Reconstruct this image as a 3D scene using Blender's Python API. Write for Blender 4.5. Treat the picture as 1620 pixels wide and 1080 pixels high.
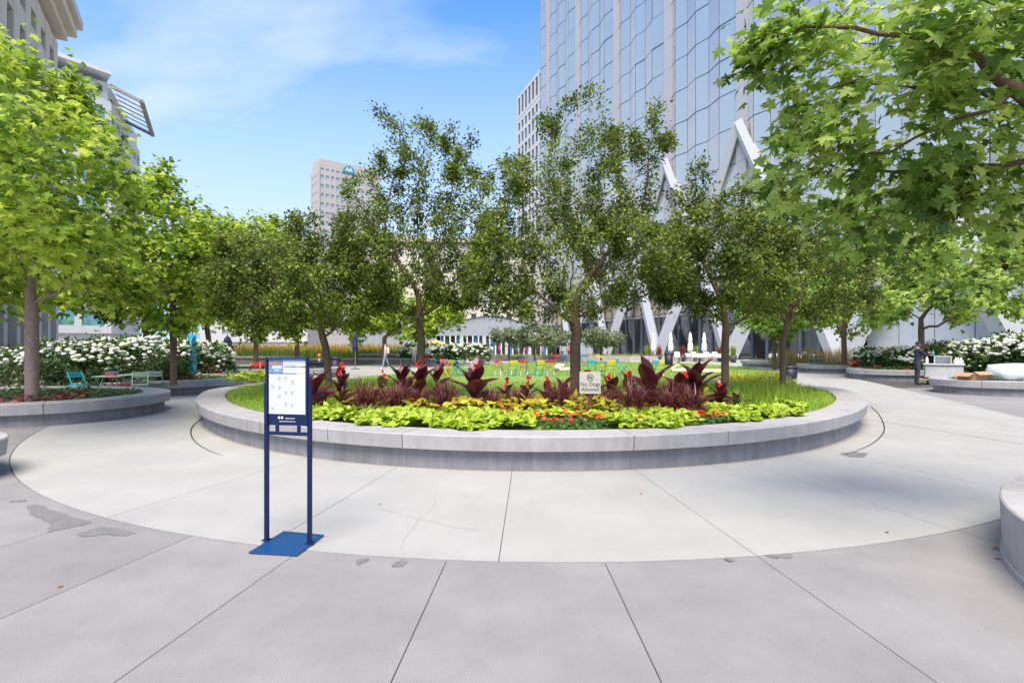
import bpy, bmesh, math, random
import numpy as np
from mathutils import Vector, Matrix
rng = np.random.default_rng(7); random.seed(7)
R = math.radians
for o in list(bpy.data.objects): bpy.data.objects.remove(o)
SC = bpy.context.scene; COL = SC.collection
# ------------------------------------------------------------------ camera
F, CX, CY, H = 900.0, 810.0, 543.0, 1.7          # focal length and principal point in photo pixels, eye height
cam = bpy.data.cameras.new('camera'); cam.sensor_width = 36; cam.lens = 20; cam.shift_y = 3/1620
cam.clip_end = 3000; cam.clip_start = .05
co = bpy.data.objects.new('camera', cam); COL.objects.link(co)
co.location = (0, 0, H); co.rotation_euler = (R(90), 0, 0); SC.camera = co
# ------------------------------------------------------------------ sky and sun
SUN_EL, SUN_AZ = 60, 190                          # azimuth clockwise from the view direction: behind the camera, to the left
w = bpy.data.worlds.new('World'); SC.world = w; w.use_nodes = True
nt = w.node_tree; N = nt.nodes; LK = nt.links; N.clear()
def nd(t, **k):
    n = N.new(t)
    for a, b in k.items(): setattr(n, a, b)
    return n
out = nd('ShaderNodeOutputWorld'); bg = nd('ShaderNodeBackground'); bg.inputs[1].default_value = .15
sky = nd('ShaderNodeTexSky', sky_type='NISHITA', sun_disc=False, sun_elevation=R(SUN_EL), sun_rotation=R(SUN_AZ))
sky.air_density = 1.0; sky.dust_density = .3; sky.ozone_density = 5
tc = nd('ShaderNodeTexCoord'); sp = nd('ShaderNodeSeparateXYZ'); LK.new(tc.outputs['Generated'], sp.inputs[0])
zc = nd('ShaderNodeMath', operation='MAXIMUM'); LK.new(sp.outputs[2], zc.inputs[0]); zc.inputs[1].default_value = 0
za = nd('ShaderNodeMath', operation='ADD'); LK.new(zc.outputs[0], za.inputs[0]); za.inputs[1].default_value = .22
dx = nd('ShaderNodeMath', operation='DIVIDE'); LK.new(sp.outputs[0], dx.inputs[0]); LK.new(za.outputs[0], dx.inputs[1])
dy = nd('ShaderNodeMath', operation='DIVIDE'); LK.new(sp.outputs[1], dy.inputs[0]); LK.new(za.outputs[0], dy.inputs[1])
cb = nd('ShaderNodeCombineXYZ'); LK.new(dx.outputs[0], cb.inputs[0]); LK.new(dy.outputs[0], cb.inputs[1])
mp = nd('ShaderNodeMapping'); mp.inputs['Scale'].default_value = (.75, 1.5, 1); mp.inputs['Rotation'].default_value = (0, 0, R(-14)); mp.inputs['Location'].default_value = (2.7, 1.25, 0)
LK.new(cb.outputs[0], mp.inputs[0])
nz = nd('ShaderNodeTexNoise'); nz.inputs['Scale'].default_value = 1.3; nz.inputs['Detail'].default_value = 6; nz.inputs['Roughness'].default_value = .5; nz.inputs['Distortion'].default_value = .25
LK.new(mp.outputs[0], nz.inputs[0])
cr = nd('ShaderNodeValToRGB'); cr.color_ramp.elements[0].position = .43; cr.color_ramp.elements[1].position = .74
LK.new(nz.outputs[0], cr.inputs[0])
hz = nd('ShaderNodeMapRange'); LK.new(zc.outputs[0], hz.inputs[0])
hz.inputs[1].default_value = .16; hz.inputs[2].default_value = .56; hz.inputs[3].default_value = .95; hz.inputs[4].default_value = 0
mx = nd('ShaderNodeMath', operation='MAXIMUM'); LK.new(hz.outputs[0], mx.inputs[0]); LK.new(cr.outputs[0], mx.inputs[1])
sc_ = nd('ShaderNodeMath', operation='MULTIPLY'); LK.new(mx.outputs[0], sc_.inputs[0]); sc_.inputs[1].default_value = .92
mix = nd('ShaderNodeMix', data_type='RGBA'); LK.new(sc_.outputs[0], mix.inputs[0]); tm = nd('ShaderNodeMix', data_type='RGBA', blend_type='MULTIPLY'); tm.inputs[0].default_value = 1; LK.new(sky.outputs[0], tm.inputs[6]); tm.inputs[7].default_value = (.25, .64, .95, 1); LK.new(tm.outputs[2], mix.inputs[6]); mix.inputs[7].default_value = (2.3, 2.65, 3.1, 1)
LK.new(mix.outputs[2], bg.inputs[0]); LK.new(bg.outputs[0], out.inputs[0])
sl = bpy.data.lights.new('sun', 'SUN'); sl.energy = 3.0; sl.angle = R(42); sl.color = (1, .90, .75)
so = bpy.data.objects.new('sun', sl); COL.objects.link(so)
e, a = R(SUN_EL), R(SUN_AZ)
sd = Vector((math.cos(e)*math.sin(a), math.cos(e)*math.cos(a), math.sin(e)))
so.rotation_euler = sd.to_track_quat('Z', 'Y').to_euler(); so.location = (0, 0, 60)
vs = SC.view_settings; vs.view_transform = 'Standard'; vs.look = 'None'; vs.exposure = 1.27; vs.gamma = 1; vs.use_curve_mapping = False
SC.cycles.max_bounces = 8; SC.cycles.transparent_max_bounces = 8

# ------------------------------------------------------------------ helpers
def at(px, py, Y): return Vector(((px-CX)/F*Y, Y, H-(py-CY)/F*Y))          # the point at depth Y along a photo pixel
def gnd(px, py, z=0): return at(px, py, (H-z)*F/(py-CY))                     # where that pixel meets the height z
MATS = {}
def mat(name, col, rough=.7, noise=0, nscale=6, bump=0, bscale=40, metal=0, spec=.5, emit=None, rnd=0, coat=0, detail=5, speck=0, streak=0):
    if name in MATS: return MATS[name]
    m = bpy.data.materials.new(name); m.use_nodes = True; MATS[name] = m
    t = m.node_tree; b = t.nodes['Principled BSDF']
    b.inputs['Base Color'].default_value = (*col, 1); b.inputs['Roughness'].default_value = rough
    b.inputs['Metallic'].default_value = metal; b.inputs['Specular IOR Level'].default_value = spec
    if coat: b.inputs['Coat Weight'].default_value = coat
    if emit: b.inputs['Emission Color'].default_value = (*emit[:3], 1); b.inputs['Emission Strength'].default_value = emit[3]
    tcn = t.nodes.new('ShaderNodeTexCoord') if noise or bump else None
    src = None
    if noise:
        n1 = t.nodes.new('ShaderNodeTexNoise'); n1.inputs['Scale'].default_value = nscale; n1.inputs['Detail'].default_value = detail; n1.inputs['Roughness'].default_value = .62
        t.links.new(tcn.outputs['Object'], n1.inputs[0])
        mr = t.nodes.new('ShaderNodeMapRange'); t.links.new(n1.outputs[0], mr.inputs[0])
        mr.inputs[1].default_value = .25; mr.inputs[2].default_value = .75; mr.inputs[3].default_value = 1-noise; mr.inputs[4].default_value = 1+noise
        src = mr.outputs[0]
    def mul(x):
        nonlocal src
        if src is None: src = x; return
        mm = t.nodes.new('ShaderNodeMath'); mm.operation = 'MULTIPLY'; t.links.new(src, mm.inputs[0]); t.links.new(x, mm.inputs[1]); src = mm.outputs[0]
    if speck:                                       # fine aggregate and sparse dark pits
        for sc3, lo, hi, a0, a1 in ((170, .3, .7, 1-speck, 1+speck), (48, .24, .34, 1-3.2*speck, 1.0)):
            n3 = t.nodes.new('ShaderNodeTexNoise'); n3.inputs['Scale'].default_value = sc3; n3.inputs['Detail'].default_value = 2; t.links.new(tcn.outputs['Object'], n3.inputs[0])
            mr = t.nodes.new('ShaderNodeMapRange'); t.links.new(n3.outputs[0], mr.inputs[0]); mr.inputs[1].default_value = lo; mr.inputs[2].default_value = hi; mr.inputs[3].default_value = a0; mr.inputs[4].default_value = a1; mul(mr.outputs[0])
    if streak:                                      # run-off marks
        mpn = t.nodes.new('ShaderNodeMapping'); mpn.inputs['Scale'].default_value = (9, 9, .7); t.links.new(tcn.outputs['Object'], mpn.inputs[0])
        n3 = t.nodes.new('ShaderNodeTexNoise'); n3.inputs['Scale'].default_value = 1; n3.inputs['Detail'].default_value = 4; t.links.new(mpn.outputs[0], n3.inputs[0])
        mr = t.nodes.new('ShaderNodeMapRange'); t.links.new(n3.outputs[0], mr.inputs[0]); mr.inputs[1].default_value = .3; mr.inputs[2].default_value = .7; mr.inputs[3].default_value = 1-streak; mr.inputs[4].default_value = 1+streak; mul(mr.outputs[0])
    if rnd:
        oi = t.nodes.new('ShaderNodeObjectInfo'); mr = t.nodes.new('ShaderNodeMapRange'); t.links.new(oi.outputs['Random'], mr.inputs[0])
        mr.inputs[3].default_value = 1-rnd; mr.inputs[4].default_value = 1+rnd
        if src:
            mm = t.nodes.new('ShaderNodeMath'); mm.operation = 'MULTIPLY'; t.links.new(src, mm.inputs[0]); t.links.new(mr.outputs[0], mm.inputs[1]); src = mm.outputs[0]
        else: src = mr.outputs[0]
    if src:
        vm = t.nodes.new('ShaderNodeVectorMath'); vm.operation = 'SCALE'; vm.inputs[0].default_value = col; t.links.new(src, vm.inputs['Scale'])
        t.links.new(vm.outputs[0], b.inputs['Base Color'])
    if bump:
        n2 = t.nodes.new('ShaderNodeTexNoise'); n2.inputs['Scale'].default_value = bscale; n2.inputs['Detail'].default_value = 6
        t.links.new(tcn.outputs['Object'], n2.inputs[0])
        bp = t.nodes.new('ShaderNodeBump'); bp.inputs['Strength'].default_value = bump; bp.inputs['Distance'].default_value = .02
        t.links.new(n2.outputs[0], bp.inputs['Height']); t.links.new(bp.outputs[0], b.inputs['Normal'])
    return m
def leafmat(name, c0, c1, c2, trans=.35, rough=.45, spec=.4):
    if name in MATS: return MATS[name]
    m = bpy.data.materials.new(name); m.use_nodes = True; MATS[name] = m
    t = m.node_tree; b = t.nodes['Principled BSDF']; o = t.nodes['Material Output']
    at_ = t.nodes.new('ShaderNodeAttribute'); at_.attribute_name = 'tint'
    rp = t.nodes.new('ShaderNodeValToRGB'); el = rp.color_ramp.elements
    el[0].color = (*c0, 1); el[1].color = (*c2, 1); k = el.new(.5); k.color = (*c1, 1)
    t.links.new(at_.outputs['Fac'], rp.inputs[0]); t.links.new(rp.outputs[0], b.inputs['Base Color'])
    b.inputs['Roughness'].default_value = rough; b.inputs['Specular IOR Level'].default_value = spec
    tr = t.nodes.new('ShaderNodeBsdfTranslucent'); t.links.new(rp.outputs[0], tr.inputs[0])
    ms = t.nodes.new('ShaderNodeMixShader'); ms.inputs[0].default_value = trans
    t.links.new(b.outputs[0], ms.inputs[1]); t.links.new(tr.outputs[0], ms.inputs[2]); t.links.new(ms.outputs[0], o.inputs[0])
    return m
OFF = {}
def tag(o, label=None, cat=None, group=None, kind=None):
    if label: o['label'] = label
    if cat: o['category'] = cat
    if group: o['group'] = group
    if kind: o['kind'] = kind
    return o
def thing(name, label, cat, loc=(0, 0, 0), rz=0, group=None):
    o = bpy.data.objects.new(name, None); COL.objects.link(o); o.location = loc; o.rotation_euler = (0, 0, rz); o.empty_display_size = .2
    OFF[o.name] = Vector(loc) if rz == 0 else Vector((0, 0, 0))
    return tag(o, label, cat, group)
def link(name, me, parent=None):
    o = bpy.data.objects.new(name, me); COL.objects.link(o)
    if parent is not None: o.parent = parent; OFF[o.name] = OFF.get(parent.name, Vector())
    return o
def npmesh(name, V, faces, m, parent=None, tint=None, smooth=False, kind=None):
    """V (n,3) array, faces: (k,3) or (k,4) int array, or a list of such arrays"""
    V = np.asarray(V, np.float32)
    if parent is not None:
        V = V - np.array(OFF.get(parent.name, Vector()), np.float32)
    fl = faces if isinstance(faces, list) else [faces]
    me = bpy.data.meshes.new(name); me.vertices.add(len(V)); me.vertices.foreach_set('co', V.ravel())
    li = np.concatenate([f.ravel() for f in fl]).astype(np.int32)
    cnt = np.concatenate([np.full(len(f), f.shape[1]) for f in fl]).astype(np.int32)
    me.loops.add(len(li)); me.loops.foreach_set('vertex_index', li)
    me.polygons.add(len(cnt)); st = np.zeros(len(cnt), np.int32); st[1:] = np.cumsum(cnt)[:-1]
    me.polygons.foreach_set('loop_start', st)
    if smooth: me.polygons.foreach_set('use_smooth', np.ones(len(cnt), bool))
    me.update(calc_edges=True); me.validate()
    if tint is not None:
        at_ = me.attributes.new('tint', 'FLOAT', 'POINT'); at_.data.foreach_set('value', np.asarray(tint, np.float32))
    me.materials.append(m); o = link(name, me, parent)
    if kind: o['kind'] = kind
    return o
class MB:
    def __init__(s): s.v = []; s.f = []
    def add(s, vs_, fs):
        n = len(s.v); s.v += [tuple(v) for v in vs_]; s.f += [tuple(i+n for i in f) for f in fs]; return s
    def box(s, c, d, rz=0, M=None):
        x, y, z = d[0]/2, d[1]/2, d[2]/2
        P = [Vector((a*x, b*y, e_*z)) for e_ in (-1, 1) for a, b in ((-1, -1), (1, -1), (1, 1), (-1, 1))]
        Mx = M or Matrix.Rotation(rz, 4, 'Z')
        return s.add([Mx @ p + Vector(c) for p in P], [(3, 2, 1, 0), (4, 5, 6, 7), (0, 1, 5, 4), (1, 2, 6, 5), (2, 3, 7, 6), (3, 0, 4, 7)])
    def bar(s, p, q, w_, h_=None, up=(0, 0, 1)):
        p, q = Vector(p), Vector(q); d = (q-p); L = d.length; d.normalize(); h_ = h_ or w_
        u = Vector(up)
        if abs(d.dot(u)) > .97: u = Vector((0, 1, 0))
        x = d.cross(u).normalized(); y = x.cross(d)
        vs_ = [c + x*a*w_/2 + y*b*h_/2 for c in (p, q) for a, b in ((-1, -1), (1, -1), (1, 1), (-1, 1))]
        return s.add(vs_, [(3, 2, 1, 0), (4, 5, 6, 7), (0, 1, 5, 4), (1, 2, 6, 5), (2, 3, 7, 6), (3, 0, 4, 7)])
    def tube(s, pts, rad, n=8, cap=True):
        pts = [Vector(p) for p in pts]; rad = rad if hasattr(rad, '__len__') else [rad]*len(pts)
        vs_ = []; up = Vector((.13, .2, 1)).normalized(); x = None
        for i, p in enumerate(pts):
            d = (pts[min(i+1, len(pts)-1)] - pts[max(i-1, 0)]).normalized()
            if x is None: x = d.cross(up if abs(d.dot(up)) < .95 else Vector((1, 0, 0))).normalized()
            x = (x - d*x.dot(d)).normalized(); y = d.cross(x)
            for k in range(n):
                t = 2*math.pi*k/n; vs_.append(p + (x*math.cos(t) + y*math.sin(t))*rad[i])
        fs = [(i*n+k, i*n+(k+1) % n, (i+1)*n+(k+1) % n, (i+1)*n+k) for i in range(len(pts)-1) for k in range(n)]
        if cap: fs += [tuple(range(n-1, -1, -1)), tuple((len(pts)-1)*n+k for k in range(n))]
        return s.add(vs_, fs)
    def lathe(s, prof, c=(0, 0, 0), n=16, wob=None):
        c = Vector(c); vs_ = []
        for r_, z in prof:
            for k in range(n):
                t = 2*math.pi*k/n; rr = r_*(wob(k, z) if wob else 1); vs_.append(c + Vector((rr*math.cos(t), rr*math.sin(t), z)))
        m_ = len(prof)
        fs = [(i*n+k, i*n+(k+1) % n, (i+1)*n+(k+1) % n, (i+1)*n+k) for i in range(m_-1) for k in range(n)]
        fs += [tuple(range(n-1, -1, -1)), tuple((m_-1)*n+k for k in range(n))]
        return s.add(vs_, fs)
    def prism(s, poly, z0, z1):
        n = len(poly); vs_ = [(p[0], p[1], z0) for p in poly] + [(p[0], p[1], z1) for p in poly]
        fs = [tuple(range(n-1, -1, -1)), tuple(range(n, 2*n))] + [(i, (i+1) % n, n+(i+1) % n, n+i) for i in range(n)]
        return s.add(vs_, fs)
    def build(s, name, m, parent=None, smooth=False, bevel=0, kind=None):
        off = OFF.get(parent.name, Vector()) if parent is not None else Vector()
        me = bpy.data.meshes.new(name); me.from_pydata([tuple(Vector(v)-off) for v in s.v], [], s.f); me.update()
        bm = bmesh.new(); bm.from_mesh(me); bmesh.ops.recalc_face_normals(bm, faces=bm.faces); bm.to_mesh(me); bm.free()
        if smooth: me.polygons.foreach_set('use_smooth', np.ones(len(me.polygons), bool))
        me.materials.append(m); o = link(name, me, parent)
        if bevel:
            b = o.modifiers.new('bevel', 'BEVEL'); b.width = bevel; b.segments = 2; b.limit_method = 'ANGLE'
        if kind: o['kind'] = kind
        return o
def copy_tree(o, parent=None):
    c = o.copy(); COL.objects.link(c); c.parent = parent
    for ch in o.children: copy_tree(ch, c)
    return c
def text_mb(body, size, M, extrude=.001, align='CENTER', bold=0):
    cu = bpy.data.curves.new('t', 'FONT'); cu.body = body; cu.size = size; cu.align_x = align; cu.extrude = extrude; cu.resolution_u = 3; cu.offset = bold
    ob = bpy.data.objects.new('t', cu); COL.objects.link(ob); bpy.context.view_layer.update()
    me = bpy.data.meshes.new_from_object(ob.evaluated_get(bpy.context.evaluated_depsgraph_get()))
    b = MB(); b.add([M @ v.co for v in me.vertices], [tuple(p.vertices) for p in me.polygons])
    bpy.data.objects.remove(ob); bpy.data.curves.remove(cu); bpy.data.meshes.remove(me)
    return b
def frame(o, x, z):                                   # a matrix with local x, local y = z (upright board), origin o
    x = Vector(x).normalized(); z = Vector(z).normalized(); n = x.cross(z)
    return Matrix(((x.x, z.x, n.x, o[0]), (x.y, z.y, n.y, o[1]), (x.z, z.z, n.z, o[2]), (0, 0, 0, 1)))

# materials
M_grey = mat('grey concrete', (.24, .222, .215), .85, .17, 1.3, .2, 140, rnd=.075, detail=13, speck=.11)
M_light = mat('light concrete', (.345, .33, .303), .85, .11, 1.0, .15, 140, rnd=.03, detail=13, speck=.06)
M_bed = mat('joint filler', (.07, .065, .06), .9)
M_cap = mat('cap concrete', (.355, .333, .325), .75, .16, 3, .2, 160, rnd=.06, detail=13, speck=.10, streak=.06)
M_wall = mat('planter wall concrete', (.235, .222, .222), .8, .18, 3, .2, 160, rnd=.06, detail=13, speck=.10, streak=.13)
M_soil = mat('soil', (.035, .025, .018), .95, .3, 20, .5, 30)
M_lawn = mat('lawn', (.20, .31, .05), .9, .22, 9, .9, 130)
M_bark = mat('bark', (.125, .078, .05), .9, .35, 9, .7, 35)
M_barkl = mat('pale bark', (.25, .185, .15), .9, .3, 9, .6, 30)
M_navy = mat('navy paint', (.003, .013, .06), .5, .08, 30, spec=.35)
M_plate = mat('blue base plate', (.006, .055, .17), .35, .35, 60, .1, 80, coat=.2)
M_white = mat('white', (.66, .66, .65), .5)
M_steel = mat('steel', (.35, .36, .38), .35, metal=.8)

# ------------------------------------------------------------------ ground, pavement slabs
g = MB(); g.add([(-900, -60, -.03), (900, -60, -.03), (900, 1500, -.03), (-900, 1500, -.03)], [(0, 1, 2, 3)])
tag(g.build('ground', M_grey), kind='structure')
J = Vector((.42, 20.05, 0)); PA, PB = 9.2, 12.62                         # the oval planter; paving joints radiate from its centre
def ray_oval(th, a, b): return 1/math.sqrt((math.sin(th)/a)**2+(math.cos(th)/b)**2)
def jang(px, py):
    p = gnd(px, py); return math.atan2(p.x-J.x, -(p.y-J.y))
def sector(t0, t1, r0f, r1f, gap=.0035, z=0, th=.02):
    n = max(3, int((t1-t0)/.03)); A = []; B = []
    for i in range(n+1):
        t = t0+(t1-t0)*i/n
        r0 = r0f(t); r1 = r1f(t); g0 = gap/max(r0, .5); g1 = gap/r1
        f_ = (1 if i == 0 else -1 if i == n else 0)
        A.append((J.x+math.sin(t+f_*g0)*r0, J.y-math.cos(t+f_*g0)*r0)); B.append((J.x+math.sin(t+f_*g1)*r1, J.y-math.cos(t+f_*g1)*r1))
    b = MB(); n1 = n+1
    vs_ = [(x, y, z) for x, y in A] + [(x, y, z) for x, y in B] + [(x, y, z-th) for x, y in A] + [(x, y, z-th) for x, y in B]
    fs = [(i, i+1, n1+i+1, n1+i) for i in range(n)] + [(n1+i, n1+i+1, 3*n1+i+1, 3*n1+i) for i in range(n)] + [(i+1, i, 2*n1+i, 2*n1+i+1) for i in range(n)]
    fs += [(0, n1, 3*n1, 2*n1), (n, 2*n1+n, 3*n1+n, n1+n)]
    return b.add(vs_, fs)
bed = MB(); bed.add([(J.x+38*math.cos(i*math.pi/30), J.y+38*math.sin(i*math.pi/30), -.016) for i in range(60)], [tuple(range(60))])
pav = tag(bed.build('pavement', M_bed), kind='structure')
ro = lambda t: ray_oval(t, 11.75, 15.63); ri = lambda t: ray_oval(t, PA-1.0, PB-1.0)
rj = [jang(18, 735), jang(150, 824), jang(463, 837), jang(790, 880), jang(1195, 877), jang(1500, 836), jang(1585, 772)]
d0 = .19
rj = [rj[0]-d0*k for k in (8, 7, 6, 5, 4, 3, 2, 1)] + rj + [rj[-1]+d0*k for k in range(1, 9)]
for a0, a1 in zip(rj[:-1], rj[1:]):
    s_ = sector(a0, a1, ri, lambda t: ro(t)-.006).build('ring_slab', M_light, pav)
gj = [jang(73, 843), jang(290, 853), jang(457, 883), jang(705, 890), jang(957, 890), jang(1195, 877), jang(1520, 841)]
gj = [gj[0]-.16*k for k in range(9, 0, -1)] + gj + [gj[-1]+.16*k for k in range(1, 10)]
for a0, a1 in zip(gj[:-1], gj[1:]):
    sector(a0, a1, lambda t: ro(t)+.008, lambda t: 36.0).build('paving_slab', M_grey, pav)
# light path leaving the ring on both sides and the plaza behind
def sheet(name, pts, z, m, kind='structure', th=0):
    b = MB(); b.prism([(p[0], p[1]) for p in pts], z-.02, z) if th else b.add([(p[0], p[1], z) for p in pts], [tuple(range(len(pts)))])
    return tag(b.build(name, m), kind=kind)
left_edge = [gnd(190, 659), gnd(213, 653), gnd(276, 638), gnd(368, 617), gnd(405, 607)]
right_edge = [gnd(1330, 594), gnd(1400, 609), gnd(1480, 628), gnd(1560, 647), gnd(1640, 666)]
lp = [(p.x, p.y) for p in left_edge] + [(-13, 34), (-22, 44), (-22, 62), (20, 70), (34, 44)] + [(p.x, p.y) for p in right_edge] + [(16.5, 12.4), (13, 8.6), (8.8, 8.6), (7.5, 15), (7.5, 22), (-7, 22), (-7.5, 15)]
sheet('light_path', lp, .004, M_light)
# slot drain curving beside the main planter
for pts in ([(320, 662), (309, 670), (303, 678), (302, 687), (308, 698), (320, 707), (336, 715), (360, 723)], [(1378, 643), (1389, 654), (1397, 668), (1399, 680), (1393, 691), (1378, 703), (1355, 713), (1325, 722)]):
    b = MB(); Q_ = [gnd(*p) for p in pts]; Q_ = [Q_[0]*2-Q_[1]]+Q_+[Q_[-1]*2-Q_[-2]]; P_ = []; L_ = []; R_ = []
    for i in range(1, len(Q_)-2):
        for k in range(5):
            t = k/5; p0, p1, p2, p3 = Q_[i-1:i+3]; P_.append(.5*(2*p1+(p2-p0)*t+(2*p0-5*p1+4*p2-p3)*t*t+(3*p1-p0-3*p2+p3)*t**3))
    for i, p in enumerate(P_):
        d = (P_[min(i+1, len(P_)-1)]-P_[max(i-1, 0)]).normalized(); n_ = Vector((-d.y, d.x, 0)); wd = .013*(1-.85*(i/len(P_))**2)
        L_.append(p+n_*wd+Vector((0, 0, .008))); R_.append(p-n_*wd+Vector((0, 0, .008)))
    k = len(P_); b.add(L_+R_, [(i, i+1, k+i+1, k+i) for i in range(k-1)])
    side = 'left' if pts[0][0] < 800 else 'right'
    tag(b.build('slot_drain', mat('drain', (.03, .03, .03), .7)), f'dark curved slot drain in paving at the {side} side of the round planter', 'drain')
# damp stains at the ring edge
st = mat('damp concrete', (.18, .168, .16), .65, .2, 9)
def stain(pts, label, seed):
    r_ = random.Random(seed); P_ = [gnd(*p) for p in pts]; q = []
    for i, p in enumerate(P_):
        nx = P_[(i+1) % len(P_)]
        for k in range(5):
            t = k/5; v = p.lerp(nx, t); q.append((v.x+r_.uniform(-1, 1)*.012, v.y+r_.uniform(-1, 1)*.02, .0035))
    b = MB(); b.add(q, [tuple(range(len(q)))]); tag(b.build('damp_stain', st), label, 'stain')
stain([(42, 800), (60, 797), (80, 806), (148, 826), (122, 832), (74, 842), (80, 830), (70, 822), (48, 815)], 'large dark damp stain by the ring edge at far left', 1)
stain([(118, 846), (160, 832), (220, 842), (195, 848), (160, 846), (130, 850)], 'long dark damp stain just right of the largest stain', 2)
stain([(563, 887), (570, 883), (585, 884), (577, 891), (565, 893)], 'small left damp spot below ring edge near sign', 3)
stain([(622, 894), (628, 887), (645, 887), (637, 896), (625, 897)], 'small right damp spot below ring edge near sign', 4)
stain([(1208, 879), (1250, 876), (1252, 881), (1225, 884)], 'dark damp spot beside the ring joint at right', 5)
stain([(1143, 885), (1152, 882), (1163, 887), (1155, 889)], 'tiny damp spot left of the ring joint at right', 6)
stain([(16, 793), (42, 790), (40, 793), (20, 794)], 'thin damp streak at far left ring edge', 7)
stain([(1330, 717), (1350, 714), (1375, 717), (1368, 723), (1345, 723)], 'pale damp patch on ring slab right of planter', 8)

# hairline cracks, fallen leaves
ck = mat('crack', (.285, .272, .25), .9)
for pts, lab in (([(692, 775), (686, 790), (690, 799), (676, 812), (664, 820), (655, 834), (640, 853), (634, 868)], 'hairline crack running down the ring slab left of centre'), ([(605, 806), (660, 820), (720, 834), (755, 838)], 'faint hairline crack crossing the ring slab sideways')):
    b = MB(); P_ = [gnd(*p) for p in pts]; k = len(P_); b.add([p+Vector((.0014, .0014, .003)) for p in P_]+[p+Vector((-.0014, -.0014, .003)) for p in P_], [(i, i+1, k+i+1, k+i) for i in range(k-1)]); tag(b.build('pavement_crack', ck), lab, 'crack')
M_dry = mat('dry leaf', (.30, .14, .04), .8, .2, 30)
for i, (px, py) in enumerate([(1576, 866), (1580, 870), (1578, 884), (1573, 868), (601, 798), (1403, 842), (95, 928), (1014, 781)]):
    p = gnd(px, py); rr = random.Random(i); s_ = rr.uniform(.03, .05); an = rr.uniform(0, 6.28); sh = [(-.5, 0), (-.2, .3), (.2, .28), (.6, 0), (.2, -.3), (-.25, -.26)]
    b = MB(); b.add([(p.x+s_*(x*math.cos(an)-y*math.sin(an)), p.y+s_*(x*math.sin(an)+y*math.cos(an)), .006+.012*abs(y)) for x, y in sh], [(0, 1, 2, 3), (0, 3, 4, 5)])
    tag(b.build('fallen_leaf', M_dry), ['dry leaf touching the near right planter, upper one', 'dry leaf tucked against the near right planter wall', 'dry leaf lowest along the near right planter wall', 'dry leaf just left of the near right planter leaves', 'dry leaf scrap on the ring left of centre', 'dry leaf scrap on the ring far right', 'dry leaf scrap on grey paving at far left', 'dry leaf scrap on the ring right of centre'][i], 'leaf', 'fallen dry leaves')

# ------------------------------------------------------------------ planters
def closed_curve(c, a, b, rot, ex, n=240):
    P_ = []
    for i in range(n):
        t = 2*math.pi*i/n; x = math.copysign(abs(math.cos(t))**(2/ex), math.cos(t))*a; y = math.copysign(abs(math.sin(t))**(2/ex), math.sin(t))*b
        P_.append(Vector((c[0]+x*math.cos(rot)-y*math.sin(rot), c[1]+x*math.sin(rot)+y*math.cos(rot), 0)))
    return P_
def inset(P_, d):
    n = len(P_); o = []
    for i in range(n):
        t = (P_[(i+1) % n]-P_[i-1]).normalized(); o.append(P_[i]+Vector((-t.y, t.x, 0))*d)
    return o
def planter(label, c, a, b, rot=0, ex=2, joints=12, top=.48, ct=.225, cw=.58, ov=.14, solid=False, soilz=None, fall=None):
    root = thing('concrete_planter', label, 'planter', (c[0], c[1], 0), group='curved concrete planters')
    n = 240; P_ = closed_curve(c, a, b, rot, ex, n)
    cut = [int(round(j*n)) % n for j in (joints if isinstance(joints, list) else [i/joints for i in range(joints)])]
    cut = sorted(set(cut))
    P1 = inset(P_, .012); Pc = inset(P_, cw); Pb = inset(P_, .02); Pw0 = inset(P_, .004 if solid else ov); Pw1 = inset(P_, cw-.04); soil = inset(P_, cw-.02)
    def seg(i0, i1, rings, gap):
        if i1 <= i0: i1 += n
        idx = list(range(i0, i1+1, 2)); idx = idx if idx[-1] == i1 else idx+[i1]
        m_ = len(rings); vs_ = []; b_ = MB()
        for k, i in enumerate(idx):
            for ring, z in rings:
                p = ring[i % n].copy()
                if k == 0: p += (ring[(i+1) % n]-ring[i % n]).normalized()*gap
                if k == len(idx)-1: p += (ring[(i-1) % n]-ring[i % n]).normalized()*gap
                vs_.append((p.x, p.y, z-(fall(p.y) if fall else 0)))
        fs = [(k*m_+j, k*m_+(j+1) % m_, (k+1)*m_+(j+1) % m_, (k+1)*m_+j) for k in range(len(idx)-1) for j in range(m_)]
        fs += [tuple(range(m_)), tuple((len(idx)-1)*m_+j for j in range(m_-1, -1, -1))]
        return b_.add(vs_, fs)
    cb_ = top-ct if not solid else top-.42
    for i0, i1 in zip(cut, cut[1:]+cut[:1]):
        if fall and fall(P_[((i0+(i1 if i1 > i0 else i1+n))//2) % n].y) > .42: continue
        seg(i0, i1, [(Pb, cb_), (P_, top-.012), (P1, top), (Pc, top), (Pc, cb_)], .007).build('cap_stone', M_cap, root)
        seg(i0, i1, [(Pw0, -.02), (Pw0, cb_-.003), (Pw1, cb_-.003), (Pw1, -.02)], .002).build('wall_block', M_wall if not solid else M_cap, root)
    sz = soilz if soilz is not None else top-.06
    b_ = MB(); b_.add([(p.x, p.y, sz-(fall(p.y) if fall else 0)) for p in soil]+[(c[0], c[1], sz-(fall(c[1]) if fall else 0))], [(i, (i+1) % n, n) for i in range(n)]) if fall else b_.add([(p.x, p.y, sz) for p in soil], [tuple(range(n))])
    b_.build('soil', M_soil if not fall else M_lawn, root)
    return root
FALL = lambda y: .44*min(1, max(0, (y-15.0)/13.0))
def oval_t(px, py):
    p = gnd(px, py, .48); return (math.degrees(math.atan2((p.y-J.y)/PB, (p.x-J.x)/PA)) % 360)/360
jt = [oval_t(*q) for q in ((334, 659), (389, 669), (500, 680), (635, 690), (995, 690), (1156, 681), (1278, 668), (1350, 652))]
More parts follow.
